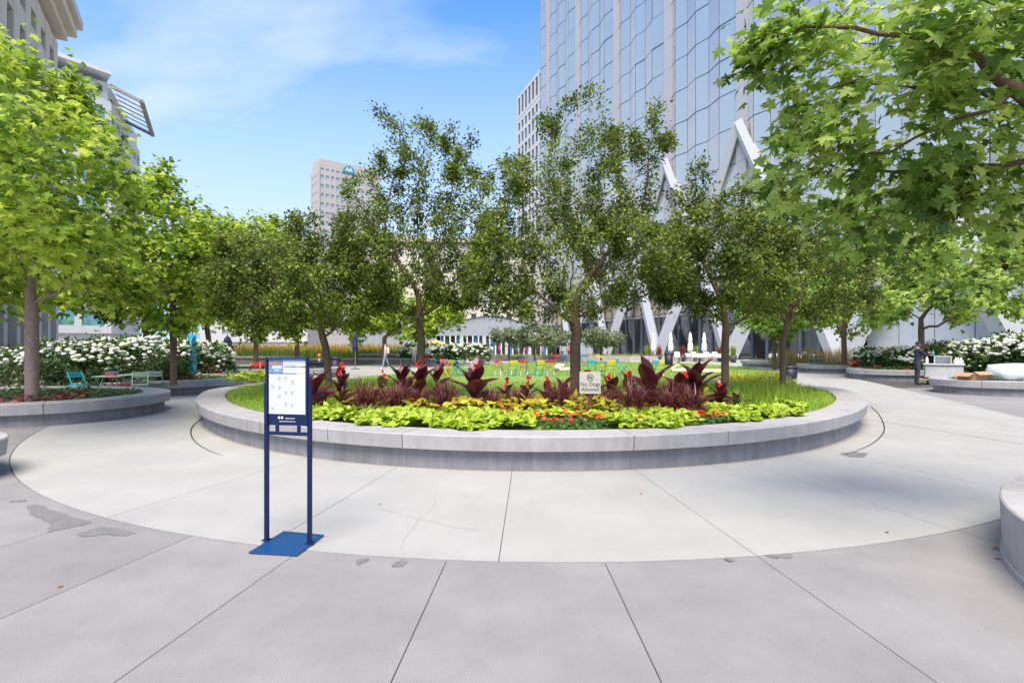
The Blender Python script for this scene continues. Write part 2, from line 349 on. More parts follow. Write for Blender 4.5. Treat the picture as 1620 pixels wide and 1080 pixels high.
jt = [jt[0]-.031*k for k in range(1, 14)] + jt + [jt[-1]+.031*k for k in range(1, 14)]
main_p = planter('large oval concrete planter with trees, lawn and red leaved plants in the middle', J, PA, PB, 0, 2, sorted(set(round(t % 1, 3) for t in jt)), ct=.20, fall=FALL)
planter('long concrete planter with the leftmost maple trunk in it', (-12.0, 13.7), 3.45, 2.55, R(-8), 2.3, 9)
planter('concrete planter with the sky blue pillar standing behind it', (-13.0, 20.2), 3.3, 2.6, R(10), 2.2, 9)
planter('far left concrete planter behind the turquoise and red chairs', (-12.3, 28.8), 3.6, 2.4, 0, 2.2, 9)
planter('low planter corner cut off by the left picture edge', (-8.45, 6.95), 1.98, 1.2, 0, 2.2, 8)
planter('smooth curved planter corner in the near right foreground', (6.3, 2.95), 2.95, 2.75, R(0), 2, [.02, .14, .26, .385, .50, .64, .76, .88], solid=True, cw=.62)
planter('right planter below the cardboard box and white plastic bundle', (20.9, 19.7), 6.3, 2.35, R(2), 2.2, 14)
planter('right planter behind the man in dark clothes', (19.4, 27.3), 3.1, 2.0, 0, 2.2, 9)
planter('right planter with slim tree beside the red chair', (19.6, 33.4), 2.7, 1.9, 0, 2.2, 8)
planter('farthest right planter in front of the steel V column', (19.9, 41.2), 3.2, 2.3, 0, 2.2, 8)

# ------------------------------------------------------------------ lawn
lawn_pts = [(-8.3, 23.3), (-7.6, 28), (-5.4, 34), (-3.6, 41), (-.5, 48), (5, 52), (11, 51), (15.5, 46), (16.6, 40), (15.6, 33), (13.6, 27.5), (11, 24.6), (6, 23), (0, 22.6), (-5, 22.7)]
tag(sheet('lawn', lawn_pts, .03, M_lawn), kind='structure')

# ------------------------------------------------------------------ foliage tools
def norm(a): return a/np.maximum(np.linalg.norm(a, axis=1, keepdims=True), 1e-9)
def instance(pos, tip, nrm, size, bv, bf):
    """copies of a base leaf (x side, y tip, z normal) -> V, F"""
    tip = norm(tip); nrm = nrm - tip*np.sum(tip*nrm, axis=1, keepdims=True); nrm = norm(nrm); x = np.cross(tip, nrm)
    s = size[:, None, None]
    V = pos[:, None, :] + s*(bv[None, :, 0:1]*x[:, None, :] + bv[None, :, 1:2]*tip[:, None, :] + bv[None, :, 2:3]*nrm[:, None, :])
    n = len(pos); k = len(bv); Fc = (bf[None] + (np.arange(n)*k)[:, None, None]).reshape(-1, bf.shape[1])
    return V.reshape(-1, 3), Fc
def fan(outline, ctr, fold=.25, droop=.18):
    pts = [ctr]+outline+[(-x, y) for x, y in outline[::-1] if x > 1e-6]
    v = np.array([(x, y, -fold*abs(x)-droop*y*y) for x, y in pts]); n = len(pts)-1
    f = np.array([(0, 1+i, 1+(i+1) % n) for i in range(n)]); return v, f
MAPLE = fan([(0, 0), (.12, .05), (.36, -.09), (.32, .05), (.42, .12), (.22, .2), (.62, .36), (.50, .42), (.47, .53), (.21, .42), (.24, .62), (.15, .66), (0, 1.0)], (0, .3))
MAPLE_S = fan([(0, 0), (.38, .0), (.55, .4), (.25, .45), (0, 1.0)], (0, .3))
OVAL = (np.array([(0, 0, 0), (.3, .5, -.06), (0, 1, -.12), (-.3, .5, -.06)]), np.array([(0, 1, 2), (0, 2, 3)]))
HEART = fan([(0, .08), (.26, -.08), (.44, .18), (.34, .55), (0, 1.0)], (0, .35), .2, .15)
POINTY = fan([(0, 0), (.26, .25), (.22, .6), (0, 1.0)], (0, .4), .25, .25)
def space_col(root, top, att, step, di, dk, rnd, grav=.06, iters=140):
    root, top = np.array(root, float), np.array(top, float)
    n0 = max(2, int(np.linalg.norm(top-root)/step)); nodes = [root+(top-root)*i/n0 for i in range(n0+1)]; par = [-1]+list(range(n0))
    A = np.array(att); near = np.zeros(len(A), int); dist = np.full(len(A), 1e9); done = 0
    alive = np.ones(len(A), bool); kids = {}
    for it in range(iters):
        for j in range(done, len(nodes)):
            d = np.linalg.norm(A-nodes[j], axis=1); m_ = d < dist; dist[m_] = d[m_]; near[m_] = j
        done = len(nodes); alive &= dist > dk
        if it > 2: sel = alive & (dist < max(di, 3.2*step))
        else: sel = alive
        if not sel.any():
            sel = alive
            if not sel.any(): break
        ids = np.unique(near[sel]); added = 0
        for j in ids:
            dv = A[sel & (near == j)]-nodes[j]; dv = (dv/np.linalg.norm(dv, axis=1, keepdims=True)).sum(0)
            L = np.linalg.norm(dv)
            if L < 1e-6: continue
            dv = dv/L + rnd.normal(0, .16, 3) + np.array([0, 0, grav]); dv /= np.linalg.norm(dv)
            p = nodes[j]+dv*step
            if any(np.linalg.norm(p-nodes[q]) < .35*step for q in kids.get(j, [])): continue
            kids.setdefault(j, []).append(len(nodes)); nodes.append(p); par.append(j); added += 1
        if not added: break
    return np.array(nodes), par
def radii(nodes, par, r_trunk, e_=2.3, tip=.004):
    n = len(nodes); acc = np.zeros(n); ch = [[] for _ in range(n)]
    for i, p in enumerate(par):
        if p >= 0: ch[p].append(i)
    r_ = np.zeros(n)
    for i in range(n-1, -1, -1): r_[i] = (sum(r_[c]**e_ for c in ch[i]) if ch[i] else tip**e_)**(1/e_)
    k = math.log(r_trunk/tip)/math.log(max(r_[0]/tip, 1.01)); return tip*(r_/tip)**k, ch
def branch_mesh(nodes, ch, rad, minr=.0, big=.05):
    b = MB(); stack = [(0, None)]
    while stack:
        s0, prev = stack.pop(); chain = ([prev] if prev is not None else [])+[s0]; cur = s0
        while ch[cur]:
            k = max(ch[cur], key=lambda c: rad[c])
            for c in ch[cur]:
                if c != k: stack.append((c, cur))
            cur = k; chain.append(cur)
        if rad[s0] < minr or len(chain) < 2: continue
        rr = [rad[c] for c in chain]
        if prev is not None: rr[0] = min(rr[1]*1.15, rad[prev])
        b.tube([nodes[c] for c in chain], rr, 8 if rad[s0] > big else 4 if rad[s0] > .012 else 3, cap=False)
    return b
def blob_points(blobs, n, Y, depth, rnd, shell=.5):
    w_ = np.array([b[2]*b[3]*(b[5] if len(b) > 5 else 1) for b in blobs], float); w_ /= w_.sum(); o = []
    for b, k in zip(blobs, rnd.multinomial(n, w_)):
        c = at(b[0], b[1], Y+(b[4] if len(b) > 4 else 0)); s = (Y+(b[4] if len(b) > 4 else 0))/F
        d = norm(rnd.normal(size=(k, 3))); r_ = rnd.random(k)**(1/3*(1-shell)+.02)
        dp = min(depth, max(b[2], b[3])*s*1.15)
        o.append(np.array(c)+d*r_[:, None]*np.array([b[2]*s, dp, b[3]*s]))
    return np.concatenate(o)
def tree(name, label, base, fork, blobs, Y, depth, natt, nleaf, leaf, size, lm, bark, r_trunk, step=.3, spread=.12, flat=.5, droop=.3, seed=1, group=None, parts=0, dk=None, leanout=.8, minr=0, clump=.8):
    rnd = np.random.default_rng(seed); root = thing(name, label, 'tree', base, group=group)
    att = blob_points(blobs, natt, Y, depth, rnd, .35)
    nodes, par = space_col(base, fork, att, step, step*9, dk or step*1.3, rnd)
    rad, ch = radii(nodes, par, r_trunk)
    # root flare
    branch_mesh(nodes, ch, rad, minr).build('trunk', bark, root, smooth=True)
    tips = np.array([i for i in range(len(nodes)) if rad[i] < .012 or not ch[i]])
    wt = np.array([3.0 if not ch[i] else 1.0 for i in tips])*rnd.lognormal(0, clump, len(tips)); wt /= wt.sum()
    pick = rnd.choice(tips, nleaf, p=wt); pp = np.array([max(p, 0) for p in par])
    t_ = rnd.random(nleaf)[:, None]; pos = nodes[pick]*t_+nodes[pp[pick]]*(1-t_)+rnd.normal(0, spread, (nleaf, 3))
    ctr = nodes[len(nodes)//3:].mean(0); outw = pos-ctr; outw[:, 2] *= .4; outw = norm(outw)
    tip = norm(outw*leanout+rnd.normal(0, .6, (nleaf, 3))+np.array([0, 0, -droop]))
    nrm = norm(np.array([0, 0, flat*2])+rnd.normal(0, .55, (nleaf, 3))+outw*.3)
    sz = size*rnd.uniform(.65, 1.2, nleaf)
    cl = rnd.integers(0, 60, 1)
    tint = np.clip(.5+.28*np.sin(pos[:, 0]*1.7+seed)*np.cos(pos[:, 2]*2.1+pos[:, 1]*1.3)+rnd.normal(0, .32, nleaf), 0, 1)  # leaf-to-leaf tone, widened to put crown shadow gaps and highlights into colour
    sep = np.zeros(nleaf, bool)
    if parts:
        px = CX+F*pos[:, 0]/pos[:, 1]; py = CY-F*(pos[:, 2]-H)/pos[:, 1]
        vis = (px > 0) & (px < 1620) & (py > 0) & (py < 1080) & (pos[:, 1] > .5)
        sc2 = np.where(vis, sz/np.maximum(pos[:, 1], .5), 0); sep[np.argsort(-sc2)[:parts]] = True
    V, Fc = instance(pos[~sep], tip[~sep], nrm[~sep], sz[~sep], *leaf)
    npmesh('foliage', V, Fc, lm, root, np.repeat(tint[~sep], len(leaf[0])), kind='stuff')
    if parts:
        vm = []
        for k in range(5):
            me = bpy.data.meshes.new('leaf'); me.from_pydata([tuple(v) for v in leaf[0]], [], [tuple(int(i) for i in f) for f in leaf[1]])
            a_ = me.attributes.new('tint', 'FLOAT', 'POINT'); a_.data.foreach_set('value', np.full(len(leaf[0]), .15+.175*k, np.float32)); me.materials.append(lm); vm.append(me)
        off = np.array(OFF[root.name])
        for i in np.where(sep)[0]:
            o = link('leaf', vm[int(min(4, tint[i]*5))], root); y = Vector(tip[i]).normalized(); z = Vector(nrm[i]); z = (z-y*z.dot(y)).normalized(); x = y.cross(z)
            s = sz[i]; p = pos[i]-off
            o.matrix_local = Matrix(((x.x*s, y.x*s, z.x*s, p[0]), (x.y*s, y.y*s, z.y*s, p[1]), (x.z*s, y.z*s, z.z*s, p[2]), (0, 0, 0, 1)))
    return root
L_haw = leafmat('hawthorn leaf', (.05, .075, .012), (.125, .175, .025), (.33, .39, .06), .42, .42, .3)
L_map = leafmat('maple leaf', (.07, .13, .012), (.35, .49, .045), (.66, .74, .11), .56, .4, .35)  # dark ramp end carries painted shade for gaps in the crown
L_mapr = leafmat('near maple leaf', (.08, .15, .02), (.34, .49, .08), (.64, .73, .20), .58, .4, .35)  # low end of the ramp is shade between leaves, held in the colour
L_oli = leafmat('olive leaf', (.12, .15, .075), (.20, .23, .12), (.29, .32, .18), .25)
L_dk = leafmat('shrub leaf', (.03, .065, .012), (.06, .125, .02), (.12, .21, .04), .25)
L_yew = leafmat('yew leaf', (.022, .045, .01), (.04, .075, .014), (.08, .12, .02), .15)
L_gc = leafmat('ground cover leaf', (.05, .10, .02), (.11, .19, .035), (.20, .29, .06), .25)
haw = 'dark small-leaved trees in the round planter'
HS = .085
tree('hawthorn_tree', 'low spreading dark tree behind the blue sign, leftmost in round planter', (-4.15, 13.0, .42), at(515, 548, 13.0), [(450, 445, 125, 85), (390, 465, 65, 55), (350, 450, 30, 40, 0, .8), (530, 395, 70, 65), (560, 455, 55, 70), (470, 380, 45, 45), (410, 400, 40, 45), (480, 500, 90, 30)], 13.0, 2.1, 900, 34000, OVAL, HS, L_haw, M_bark, .085, .22, .10, .45, .2, 11, haw)
tree('hawthorn_tree', 'tall airy dark tree, second from left in round planter', (-2.14, 13.6, .42), at(666, 556, 13.6), [(655, 415, 120, 95), (600, 330, 62, 75), (560, 400, 45, 50, 0, .8), (690, 290, 65, 75), (748, 330, 45, 80), (645, 235, 34, 45, 0, .55), (738, 235, 24, 40, 0, .5), (720, 450, 60, 60), (597, 200, 10, 34, 0, .8), (680, 205, 14, 30, 0, .7), (600, 440, 60, 60), (765, 400, 40, 60), (612, 235, 20, 40, 0, .7), (700, 240, 30, 40, 0, .6)], 13.6, 1.9, 950, 32000, OVAL, HS, L_haw, M_bark, .095, .22, .095, .45, .2, 12, haw)
tree('hawthorn_tree', 'largest dark tree at the centre, behind the no dogs sign', (1.26, 11.3, .42), at(910, 545, 11.3), [(900, 400, 160, 90), (930, 285, 105, 75), (770, 395, 40, 60, 0, .8), (1045, 420, 50, 60, 0, .8), (835, 310, 55, 75), (1020, 225, 42, 42), (790, 430, 60, 70), (1000, 400, 75, 85), (919, 185, 17, 38, 0, .7), (1040, 180, 12, 30, 0, .8), (860, 205, 16, 30, 0, .7), (980, 200, 14, 34, 0, .8), (800, 250, 22, 40, 0, .7), (890, 480, 120, 25), (800, 350, 45, 60), (935, 160, 12, 30, 0, .9)], 11.3, 1.9, 1200, 42000, OVAL, HS*.9, L_haw, M_bark, .105, .2, .09, .45, .2, 13, haw)
tree('hawthorn_tree', 'rounded dark tree right of the no dogs sign', (4.72, 12.6, .42), at(1147, 545, 12.6), [(1130, 410, 120, 85), (1095, 325, 42, 45), (1205, 390, 70, 65), (1040, 400, 40, 60, 0, .8), (1104, 278, 12, 32, 0, .8), (1160, 320, 40, 40), (1070, 420, 50, 60), (1150, 470, 110, 35)], 12.6, 1.8, 880, 31000, OVAL, HS, L_haw, M_bark, .088, .21, .095, .45, .2, 14, haw)
tree('hawthorn_tree', 'rightmost dark tree rising from the tall grass of round planter', (6.95, 14.6, .42), at(1238, 538, 14.6), [(1265, 435, 110, 70), (1335, 440, 50, 55), (1225, 370, 65, 50), (1300, 350, 40, 35, 0, .8), (1290, 380, 45, 45), (1200, 450, 50, 55), (1275, 490, 90, 28)], 14.6, 2.0, 820, 28000, OVAL, HS, L_haw, M_bark, .08, .23, .10, .45, .2, 15, haw)
mg = 'bright green maples around the plaza'
tree('maple_tree', 'big bright green maple filling the left picture edge', (-10.25, 12.15, .42), at(50, 480, 12.15), [(60, 300, 150, 170), (125, 215, 60, 100), (25, 130, 60, 90, -1.5), (175, 410, 75, 70), (60, 425, 130, 45), (205, 470, 40, 35), (-90, 300, 150, 220), (40, 250, 110, 130, -2.8), (120, 380, 80, 60, -2), (150, 300, 60, 60)], 12.15, 2.6, 700, 15000, MAPLE, .165, L_map, M_barkl, .125, .4, .22, .9, .5, 21, mg, 300, minr=.004)
tree('maple_tree', 'upright green maple beside the sky blue pillar', (-10.35, 17.4, .42), at(274, 500, 17.4), [(270, 400, 75, 105), (252, 305, 40, 55), (300, 470, 55, 50), (220, 470, 50, 55), (275, 265, 14, 25, 0, .8), (320, 400, 40, 60)], 17.4, 1.7, 450, 9500, MAPLE_S, .15, L_map, M_bark, .10, .38, .17, .9, .5, 22, mg)
tree('maple_tree', 'thin maple by the turquoise and red chairs', (-12.2, 27.1, .42), at(405, 530, 27.1), [(400, 470, 70, 60), (375, 400, 45, 60), (395, 350, 16, 30, 0, .8), (440, 400, 45, 60), (340, 440, 50, 60)], 27.1, 2.2, 340, 7000, MAPLE_S, .2, L_map, M_bark, .11, .5, .2, .9, .5, 23, mg)
tree('maple_tree', 'near maple overhanging the upper right corner with large leaves', (6.6, 4.3, .42), (6.5, 4.3, 2.6), [(1290, 70, 100, 50, .3, .8), (1220, 60, 50, 40, .2, .9), (1195, 85, 30, 26, .2, 1.0), (1440, 40, 150, 70, 0), (1350, 185, 110, 42, .6, .8), (1235, 215, 36, 35, .6, .7), (1570, 130, 120, 120, 0), (1265, 285, 90, 36, 1, 1.0), (1440, 290, 140, 60, .8), (1400, 370, 90, 26, .9), (1590, 320, 90, 70, .6), (1540, 30, 110, 70, -.6), (1720, 180, 120, 200, 0, .2), (1500, 235, 90, 40, .3)], 4.7, .75, 660, 4700, MAPLE, .125, L_mapr, M_bark, .14, .2, .12, .9, .55, 24, mg, 300, minr=.003)
tree('maple_tree', 'slim trunked maple behind the man in dark clothes', (19.45, 27.0, .42), at(1457, 505, 27), [(1480, 450, 120, 50), (1395, 470, 75, 45), (1555, 405, 90, 55), (1540, 480, 80, 35), (1610, 440, 70, 60), (1450, 390, 80, 50), (1680, 400, 90, 90), (1370, 490, 60, 28)], 27, 3.0, 420, 9000, MAPLE_S, .25, L_mapr, M_bark, .13, .42, .2, .9, .5, 25, mg)
tree('maple_tree', 'far right maple whose trunk rises behind the red chair', (18.7, 32.0, .42), at(1335, 530, 32), [(1340, 495, 90, 30), (1380, 440, 70, 50), (1300, 460, 60, 40), (1430, 420, 60, 60)], 32, 2.6, 300, 5500, MAPLE_S, .26, L_mapr, M_bark, .14, .55, .25, .9, .5, 26, mg)
tree('maple_tree', 'low bright maple seen between the two right dark trees', (16.6, 36, 0), at(1225, 535, 36), [(1235, 505, 70, 28), (1290, 470, 50, 40), (1200, 480, 40, 40)], 36, 2.5, 220, 4000, MAPLE_S, .28, L_mapr, M_bark, .12, .6, .25, .9, .5, 27, mg)
for i, (px, Y, bl) in enumerate([(232, 30, [(230, 470, 70, 60), (215, 400, 50, 50)]), (330, 36, [(335, 440, 60, 70), (350, 370, 30, 40)]), (470, 40, [(470, 490, 60, 45), (450, 420, 50, 50)]), (563, 44, [(565, 500, 55, 40), (600, 470, 50, 50)]), (608, 41, [(640, 505, 70, 34), (690, 500, 55, 34)]), (-60, 26, [(-60, 400, 120, 120), (90, 450, 90, 60)])]):
    tree('maple_tree', ['soft green tree far behind the left hydrangea hedge', 'soft green tree behind the sky blue pillar', 'soft green tree right behind the blue sign', 'soft green tree beside the closed navy parasol', 'soft green tree right of the walking person', 'green tree crown behind the leftmost maple'][i], (at(px, 560, Y).x, Y, 0), at(px, 535, Y), bl, Y, 3, 200, 4200, MAPLE_S, .30, L_map, M_bark, .16, .7, .3, .9, .5, 40+i, 'background trees left of the lawn')
for i, (px, Y, w_) in enumerate([(805, 52, 36), (846, 50, 32), (876, 53, 30), (951, 50, 36)]):
    tree('olive_tree', ['pale grey green small tree, leftmost behind the lawn', 'pale grey green small tree, second from left behind the lawn', 'pale grey green small tree just left of the central trunk', 'pale grey green small tree just right of the central trunk'][i], (at(px, 560, Y).x, Y, 0), at(px, 548, Y), [(px, 534, w_, 13), (px-6, 527, w_*.6, 12), (px+14, 535, w_*.6, 11)], Y, 2, 110, 3200, OVAL, .26, L_oli, M_bark, .09, .4, .2, .4, .2, 60+i, 'small pale trees behind the lawn')

# ------------------------------------------------------------------ shrubs, hydrangeas
def shrub(name, label, c, rad_, n, lm, leaf=POINTY, size=.11, heads=0, hs=.12, seed=1, group=None, cat='shrub', front=None):
    rnd = np.random.default_rng(seed); root = thing(name, label, cat, (c[0], c[1], c[2]), group=group); c = np.array(c)
    d = norm(rnd.normal(size=(n, 3))); d[:, 2] = np.abs(d[:, 2]); r_ = (.62+.4*rnd.random(n)**.6)*(1+.12*np.sin(d[:, 0]*5+seed)+.1*np.sin(d[:, 1]*6+d[:, 2]*5))
    q = np.sign(d)*np.abs(d)**.6
    pos = c+q*r_[:, None]*np.array(rad_)
    tip = norm(d+rnd.normal(0, .6, (n, 3))+np.array([0, 0, -.1])); nrm = norm(d*.6+np.array([0, 0, 1.0])+rnd.normal(0, .5, (n, 3)))
    V, Fc = instance(pos, tip, nrm, size*rnd.uniform(.6, 1.25, n), *leaf)
    npmesh('foliage', V, Fc, lm, root, np.repeat(np.clip(rnd.normal(.5, .25, n)+.1*np.sin(pos[:, 0]*4), 0, 1), len(leaf[0])), kind='stuff')
    b = MB()
    for k in range(7): b.tube([c+np.array([rnd.uniform(-.3, .3)*rad_[0], rnd.uniform(-.3, .3)*rad_[1], 0]), c+np.array([rnd.uniform(-.7, .7)*rad_[0], rnd.uniform(-.7, .7)*rad_[1], rad_[2]*.8])], [.015, .006], 4)
    b.build('stem', M_bark, root)
    if heads:
        bm = bmesh.new(); bmesh.ops.create_icosphere(bm, subdivisions=2, radius=1)
        bv = np.array([v.co[:] for v in bm.verts]); bf = np.array([[v.index for v in f.verts] for f in bm.faces]); bm.free()
        bv = bv*(1+.22*rnd.random(len(bv)))[:, None]
        d = norm(rnd.normal(size=(heads*4, 3))); d[:, 2] = np.abs(d[:, 2])
        ok = (d[:, 2] > .42) | (rnd.random(len(d)) < .16); d = d[ok][:heads]; h = len(d)
        pos = c+np.sign(d)*np.abs(d)**.6*np.array(rad_)*(1.02+.06*rnd.random(h))[:, None]
        s = hs*rnd.uniform(.6, 1.15, h); V = (pos[:, None]+bv[None]*s[:, None, None]*np.array([1, 1, .72])).reshape(-1, 3)
        Fc = (bf[None]+(np.arange(h)*len(bv))[:, None, None]).reshape(-1, 3)
        npmesh('flower_heads', V, Fc, L_hyd, root, np.repeat(rnd.random(h), len(bv)), kind='stuff')
    return root
L_hyd = leafmat('hydrangea flower', (.48, .52, .30), (.60, .60, .50), (.70, .69, .62), .15, .8, .2)
hg = 'white hydrangea shrubs along the plaza edge'
for i, (px, Y, w_, h_) in enumerate([(20, 20.5, 1.6, 1.35), (120, 19.5, 1.5, 1.55), (195, 21.5, 1.5, 1.7), (262, 23, 1.5, 1.75), (315, 24.5, 1.3, 1.6)]):
    shrub('hydrangea_shrub', ['white hydrangea at the left picture edge behind the big trunk', 'white hydrangea just right of the big left trunk', 'white hydrangea above the sage green table', 'white hydrangea left of the upright maple trunk', 'white hydrangea right of the sky blue pillar'][i], (at(px, 560, Y).x, Y, .1), (w_, 1.1, h_), 3600, L_dk, size=.15, heads=230, hs=.08, seed=70+i, group=hg)
for i, (px, Y, w_, h_) in enumerate([(1400, 30, 1.5, 1.45), (1440, 28, 1.4, 1.4), (1560, 25.5, 1.6, 1.75), (1612, 24, 1.5, 1.9), (1505, 29, 2.0, 1.6), (1660, 23, 1.6, 1.9)]):
    shrub('hydrangea_shrub', ['white hydrangea beside the red chair at right', 'white hydrangea directly behind the man in dark clothes', 'large white hydrangea behind the cardboard box', 'large white hydrangea at the right edge behind the plastic bundle', 'white hydrangea behind the dark clipped yew at right', 'white hydrangea cut off by the right picture edge'][i], (at(px, 560, Y).x, Y, .05), (w_, 1.1, h_), 3400, L_dk, size=.16, heads=230, hs=.082, seed=80+i, group=hg)
for i, px in enumerate((668, 700, 740)):
    shrub('hydrangea_shrub', ['far white hydrangea left of the second trunk', 'far white hydrangea behind the second trunk', 'far white hydrangea right of the second trunk'][i], (at(px, 560, 47).x, 47, .1), (1.8, 1.2, 1.5), 1500, L_dk, size=.25, heads=110, hs=.14, seed=90+i, group=hg)
for i, (px, Y, w_, h_) in enumerate([(15, 18.0, 2.3, 1.1), (238, 19.6, 1.5, 1.05), (150, 18.2, 1.2, .75)]):
    shrub('yew_shrub', ['dark clipped yew at the left edge behind the planter', 'dark clipped yew left of the upright maple', 'dark low yew between the left hydrangeas'][i], (at(px, 560, Y).x, Y, .05), (w_, .8, h_), 5200, L_yew, OVAL, .11, seed=100+i, group='dark clipped yew shrubs')
shrub('yew_shrub', 'dark clipped yew between hydrangeas at right', (at(1500, 560, 26.5).x, 26.5, .05), (1.1, .8, 1.5), 4200, L_yew, OVAL, .11, seed=104, group='dark clipped yew shrubs')

# ground cover in the side planters
def cover(label, c, a, b, rot, n, z=.43, size=.07, lm=None, seed=1, leaf=POINTY, ex=2.2, zr=.16, name='ground_cover'):
    rnd = np.random.default_rng(seed); t = rnd.random(n)*2*np.pi; r_ = rnd.random(n)**.5
    cx = np.sign(np.cos(t))*np.abs(np.cos(t))**(2/ex)*a*r_; cy = np.sign(np.sin(t))*np.abs(np.sin(t))**(2/ex)*b*r_
    pos = np.stack([c[0]+cx*np.cos(rot)-cy*np.sin(rot), c[1]+cx*np.sin(rot)+cy*np.cos(rot), z+zr*rnd.random(n)*(1.1-.5*r_)+.05*np.sin(cx*4)*np.cos(cy*4)], 1)
    tip = norm(rnd.normal(0, 1, (n, 3))*np.array([1, 1, .35])); nrm = norm(np.array([0, 0, 1.0])+rnd.normal(0, .4, (n, 3)))
    V, Fc = instance(pos, tip, nrm, size*rnd.uniform(.6, 1.3, n), *leaf)
    return tag(npmesh(name, V, Fc, lm or L_gc, None, np.repeat(np.clip(rnd.normal(.5, .25, n), 0, 1), len(leaf[0]))), label, 'plants', kind='stuff')
L_red = leafmat('red coleus leaf', (.16, .012, .02), (.28, .03, .035), (.42, .16, .08), .25)
pl = [((-12, 13.7), 2.85, 1.95, -8, 'leftmost maple planter'), ((-13, 20.2), 2.7, 2.0, 10, 'planter by the blue pillar'), ((-12.3, 28.8), 3, 1.8, 0, 'far left planter'), ((-8.45, 6.95), 1.4, .65, 0, 'left edge planter'), ((20.9, 19.7), 5.7, 1.75, 2, 'planter below the cardboard box'), ((19.4, 27.3), 2.5, 1.4, 0, 'planter behind the man'), ((19.6, 33.4), 2.1, 1.3, 0, 'planter beside the red chair'), ((19.9, 41.2), 2.6, 1.7, 0, 'planter by the V column'), ((6.3, 2.95), 2.3, 2.1, 0, 'near right planter')]
for i, (c, a, b, rt, nm) in enumerate(pl):
    cover('low green ground cover leaves filling the '+nm, c, a, b, R(rt), int(520*a*b) if i < 8 else 500, seed=120+i, size=.085)
for i, (px, Y, lab) in enumerate([(25, 11.9, 'red coleus patch left of the big left trunk'), (78, 12.3, 'red coleus patch just right of the big left trunk'), (118, 12.8, 'small red coleus patch near the planter tip at left'), (262, 19.0, 'red coleus patch by the upright maple trunk'), (305, 19.4, 'red coleus patch in front of the blue pillar'), (1385, 27.3, 'red coleus patch in planter by the red chair'), (1437, 26.2, 'red coleus patch at the man in dark clothes'), (1330, 32.6, 'dark red coleus patch in the slim tree planter'), (1545, 20.3, 'small red coleus patch below the cardboard box')]):
    cover(lab, (at(px, 560, Y).x, Y), .38, .26, 0, 46, z=.47, size=.12, lm=L_red, seed=140+i, zr=.2, name='coleus_patch')
# tufts of strap leaves
def blades(pos, h, wd, lean, rnd, seg=3):
    n = len(pos); az = rnd.random(n)*2*np.pi; ld = np.stack([np.cos(az), np.sin(az), np.zeros(n)], 1)*lean[:, None]; sx = np.stack([-np.sin(az), np.cos(az), np.zeros(n)], 1)
    V = []
    for k in range(seg):
        t = k/seg; c = pos+ld*(t**2)[..., None] if False else pos+ld*t**1.8+np.array([0, 0, 1.0])*(h*t*(1-.25*t*np.minimum(lean/np.maximum(h, .01), 1)))[:, None]
        wk = wd*(1-.55*t); V += [c-sx*wk[:, None]/2, c+sx*wk[:, None]/2]
    V.append(pos+ld+np.array([0, 0, 1.0])*(h*(1-.25*np.minimum(lean/np.maximum(h, .01), 1)))[:, None]); k = 2*seg+1
    V = np.stack(V, 1).reshape(-1, 3); b0 = (np.arange(n)*k)[:, None]
    q = np.concatenate([b0+np.array([[2*s, 2*s+1, 2*s+3, 2*s+2]]) for s in range(seg-1)]) if seg > 1 else np.zeros((0, 4), int)
    t_ = b0+np.array([[2*seg-2, 2*seg-1, 2*seg]])
    return V, [q, t_], k
L_gr = leafmat('tall grass', (.14, .22, .012), (.25, .36, .02), (.42, .52, .05), .35, .5)
L_lawn = leafmat('lawn grass', (.19, .30, .045), (.26, .38, .06), (.36, .47, .10), .35, .6)
rnd = np.random.default_rng(200)
def fall_np(y): return .44*np.clip((y-15.0)/13.0, 0, 1)
def oval_grass(name, label, n, cond, h0, h1, w0, w1, l0, l1, lm, taper, seg=3):
    P_ = np.column_stack([rnd.uniform(-9, 9.6, n*3), rnd.uniform(7.6, 32, n*3)]); rho = np.hypot((P_[:, 0]-J.x)/(PA-.62), (P_[:, 1]-J.y)/(PB-.62))
    k_ = (rho < 1) & cond(P_, rho); P_, rho = P_[k_][:n], rho[k_][:n]; m_ = len(P_)
    ed = np.clip((1-rho)*9/.8, .5, 1) if taper else 1
    V, Fc, k = blades(np.column_stack([P_, .41-fall_np(P_[:, 1])]), rnd.uniform(h0, h1, m_)*ed, rnd.uniform(w0, w1, m_), rnd.uniform(l0, l1, m_), rnd, seg)
    tag(npmesh(name, V, Fc if seg > 1 else [Fc[1]], lm, None, np.repeat(np.clip(rnd.normal(.5, .22, m_)+.2*np.sin(P_[:, 0]*2.1)*np.sin(P_[:, 1]*1.7), 0, 1), k)), label, 'grass', kind='stuff')
dxx = lambda p: np.abs(p[:, 0]-.45)
tallz = lambda p, r_: ((p[:, 1] > 11.2) & (dxx(p) > 2.6+.35*np.sin(p[:, 1])) | (dxx(p) > 3.9)) & (p[:, 1] < 18.5-.2*dxx(p))
oval_grass('tall_grass', 'tall fine green grass on both sides of the oval planter', 34000, tallz, .26, .52, .006, .012, .08, .34, L_gr, True)
oval_grass('planter_lawn', 'short bright lawn grass behind the red leaved plants', 60000, lambda p, r_: ~tallz(p, r_) & (p[:, 1] > 10.8), .05, .11, .007, .016, .01, .07, L_lawn, False, 1)
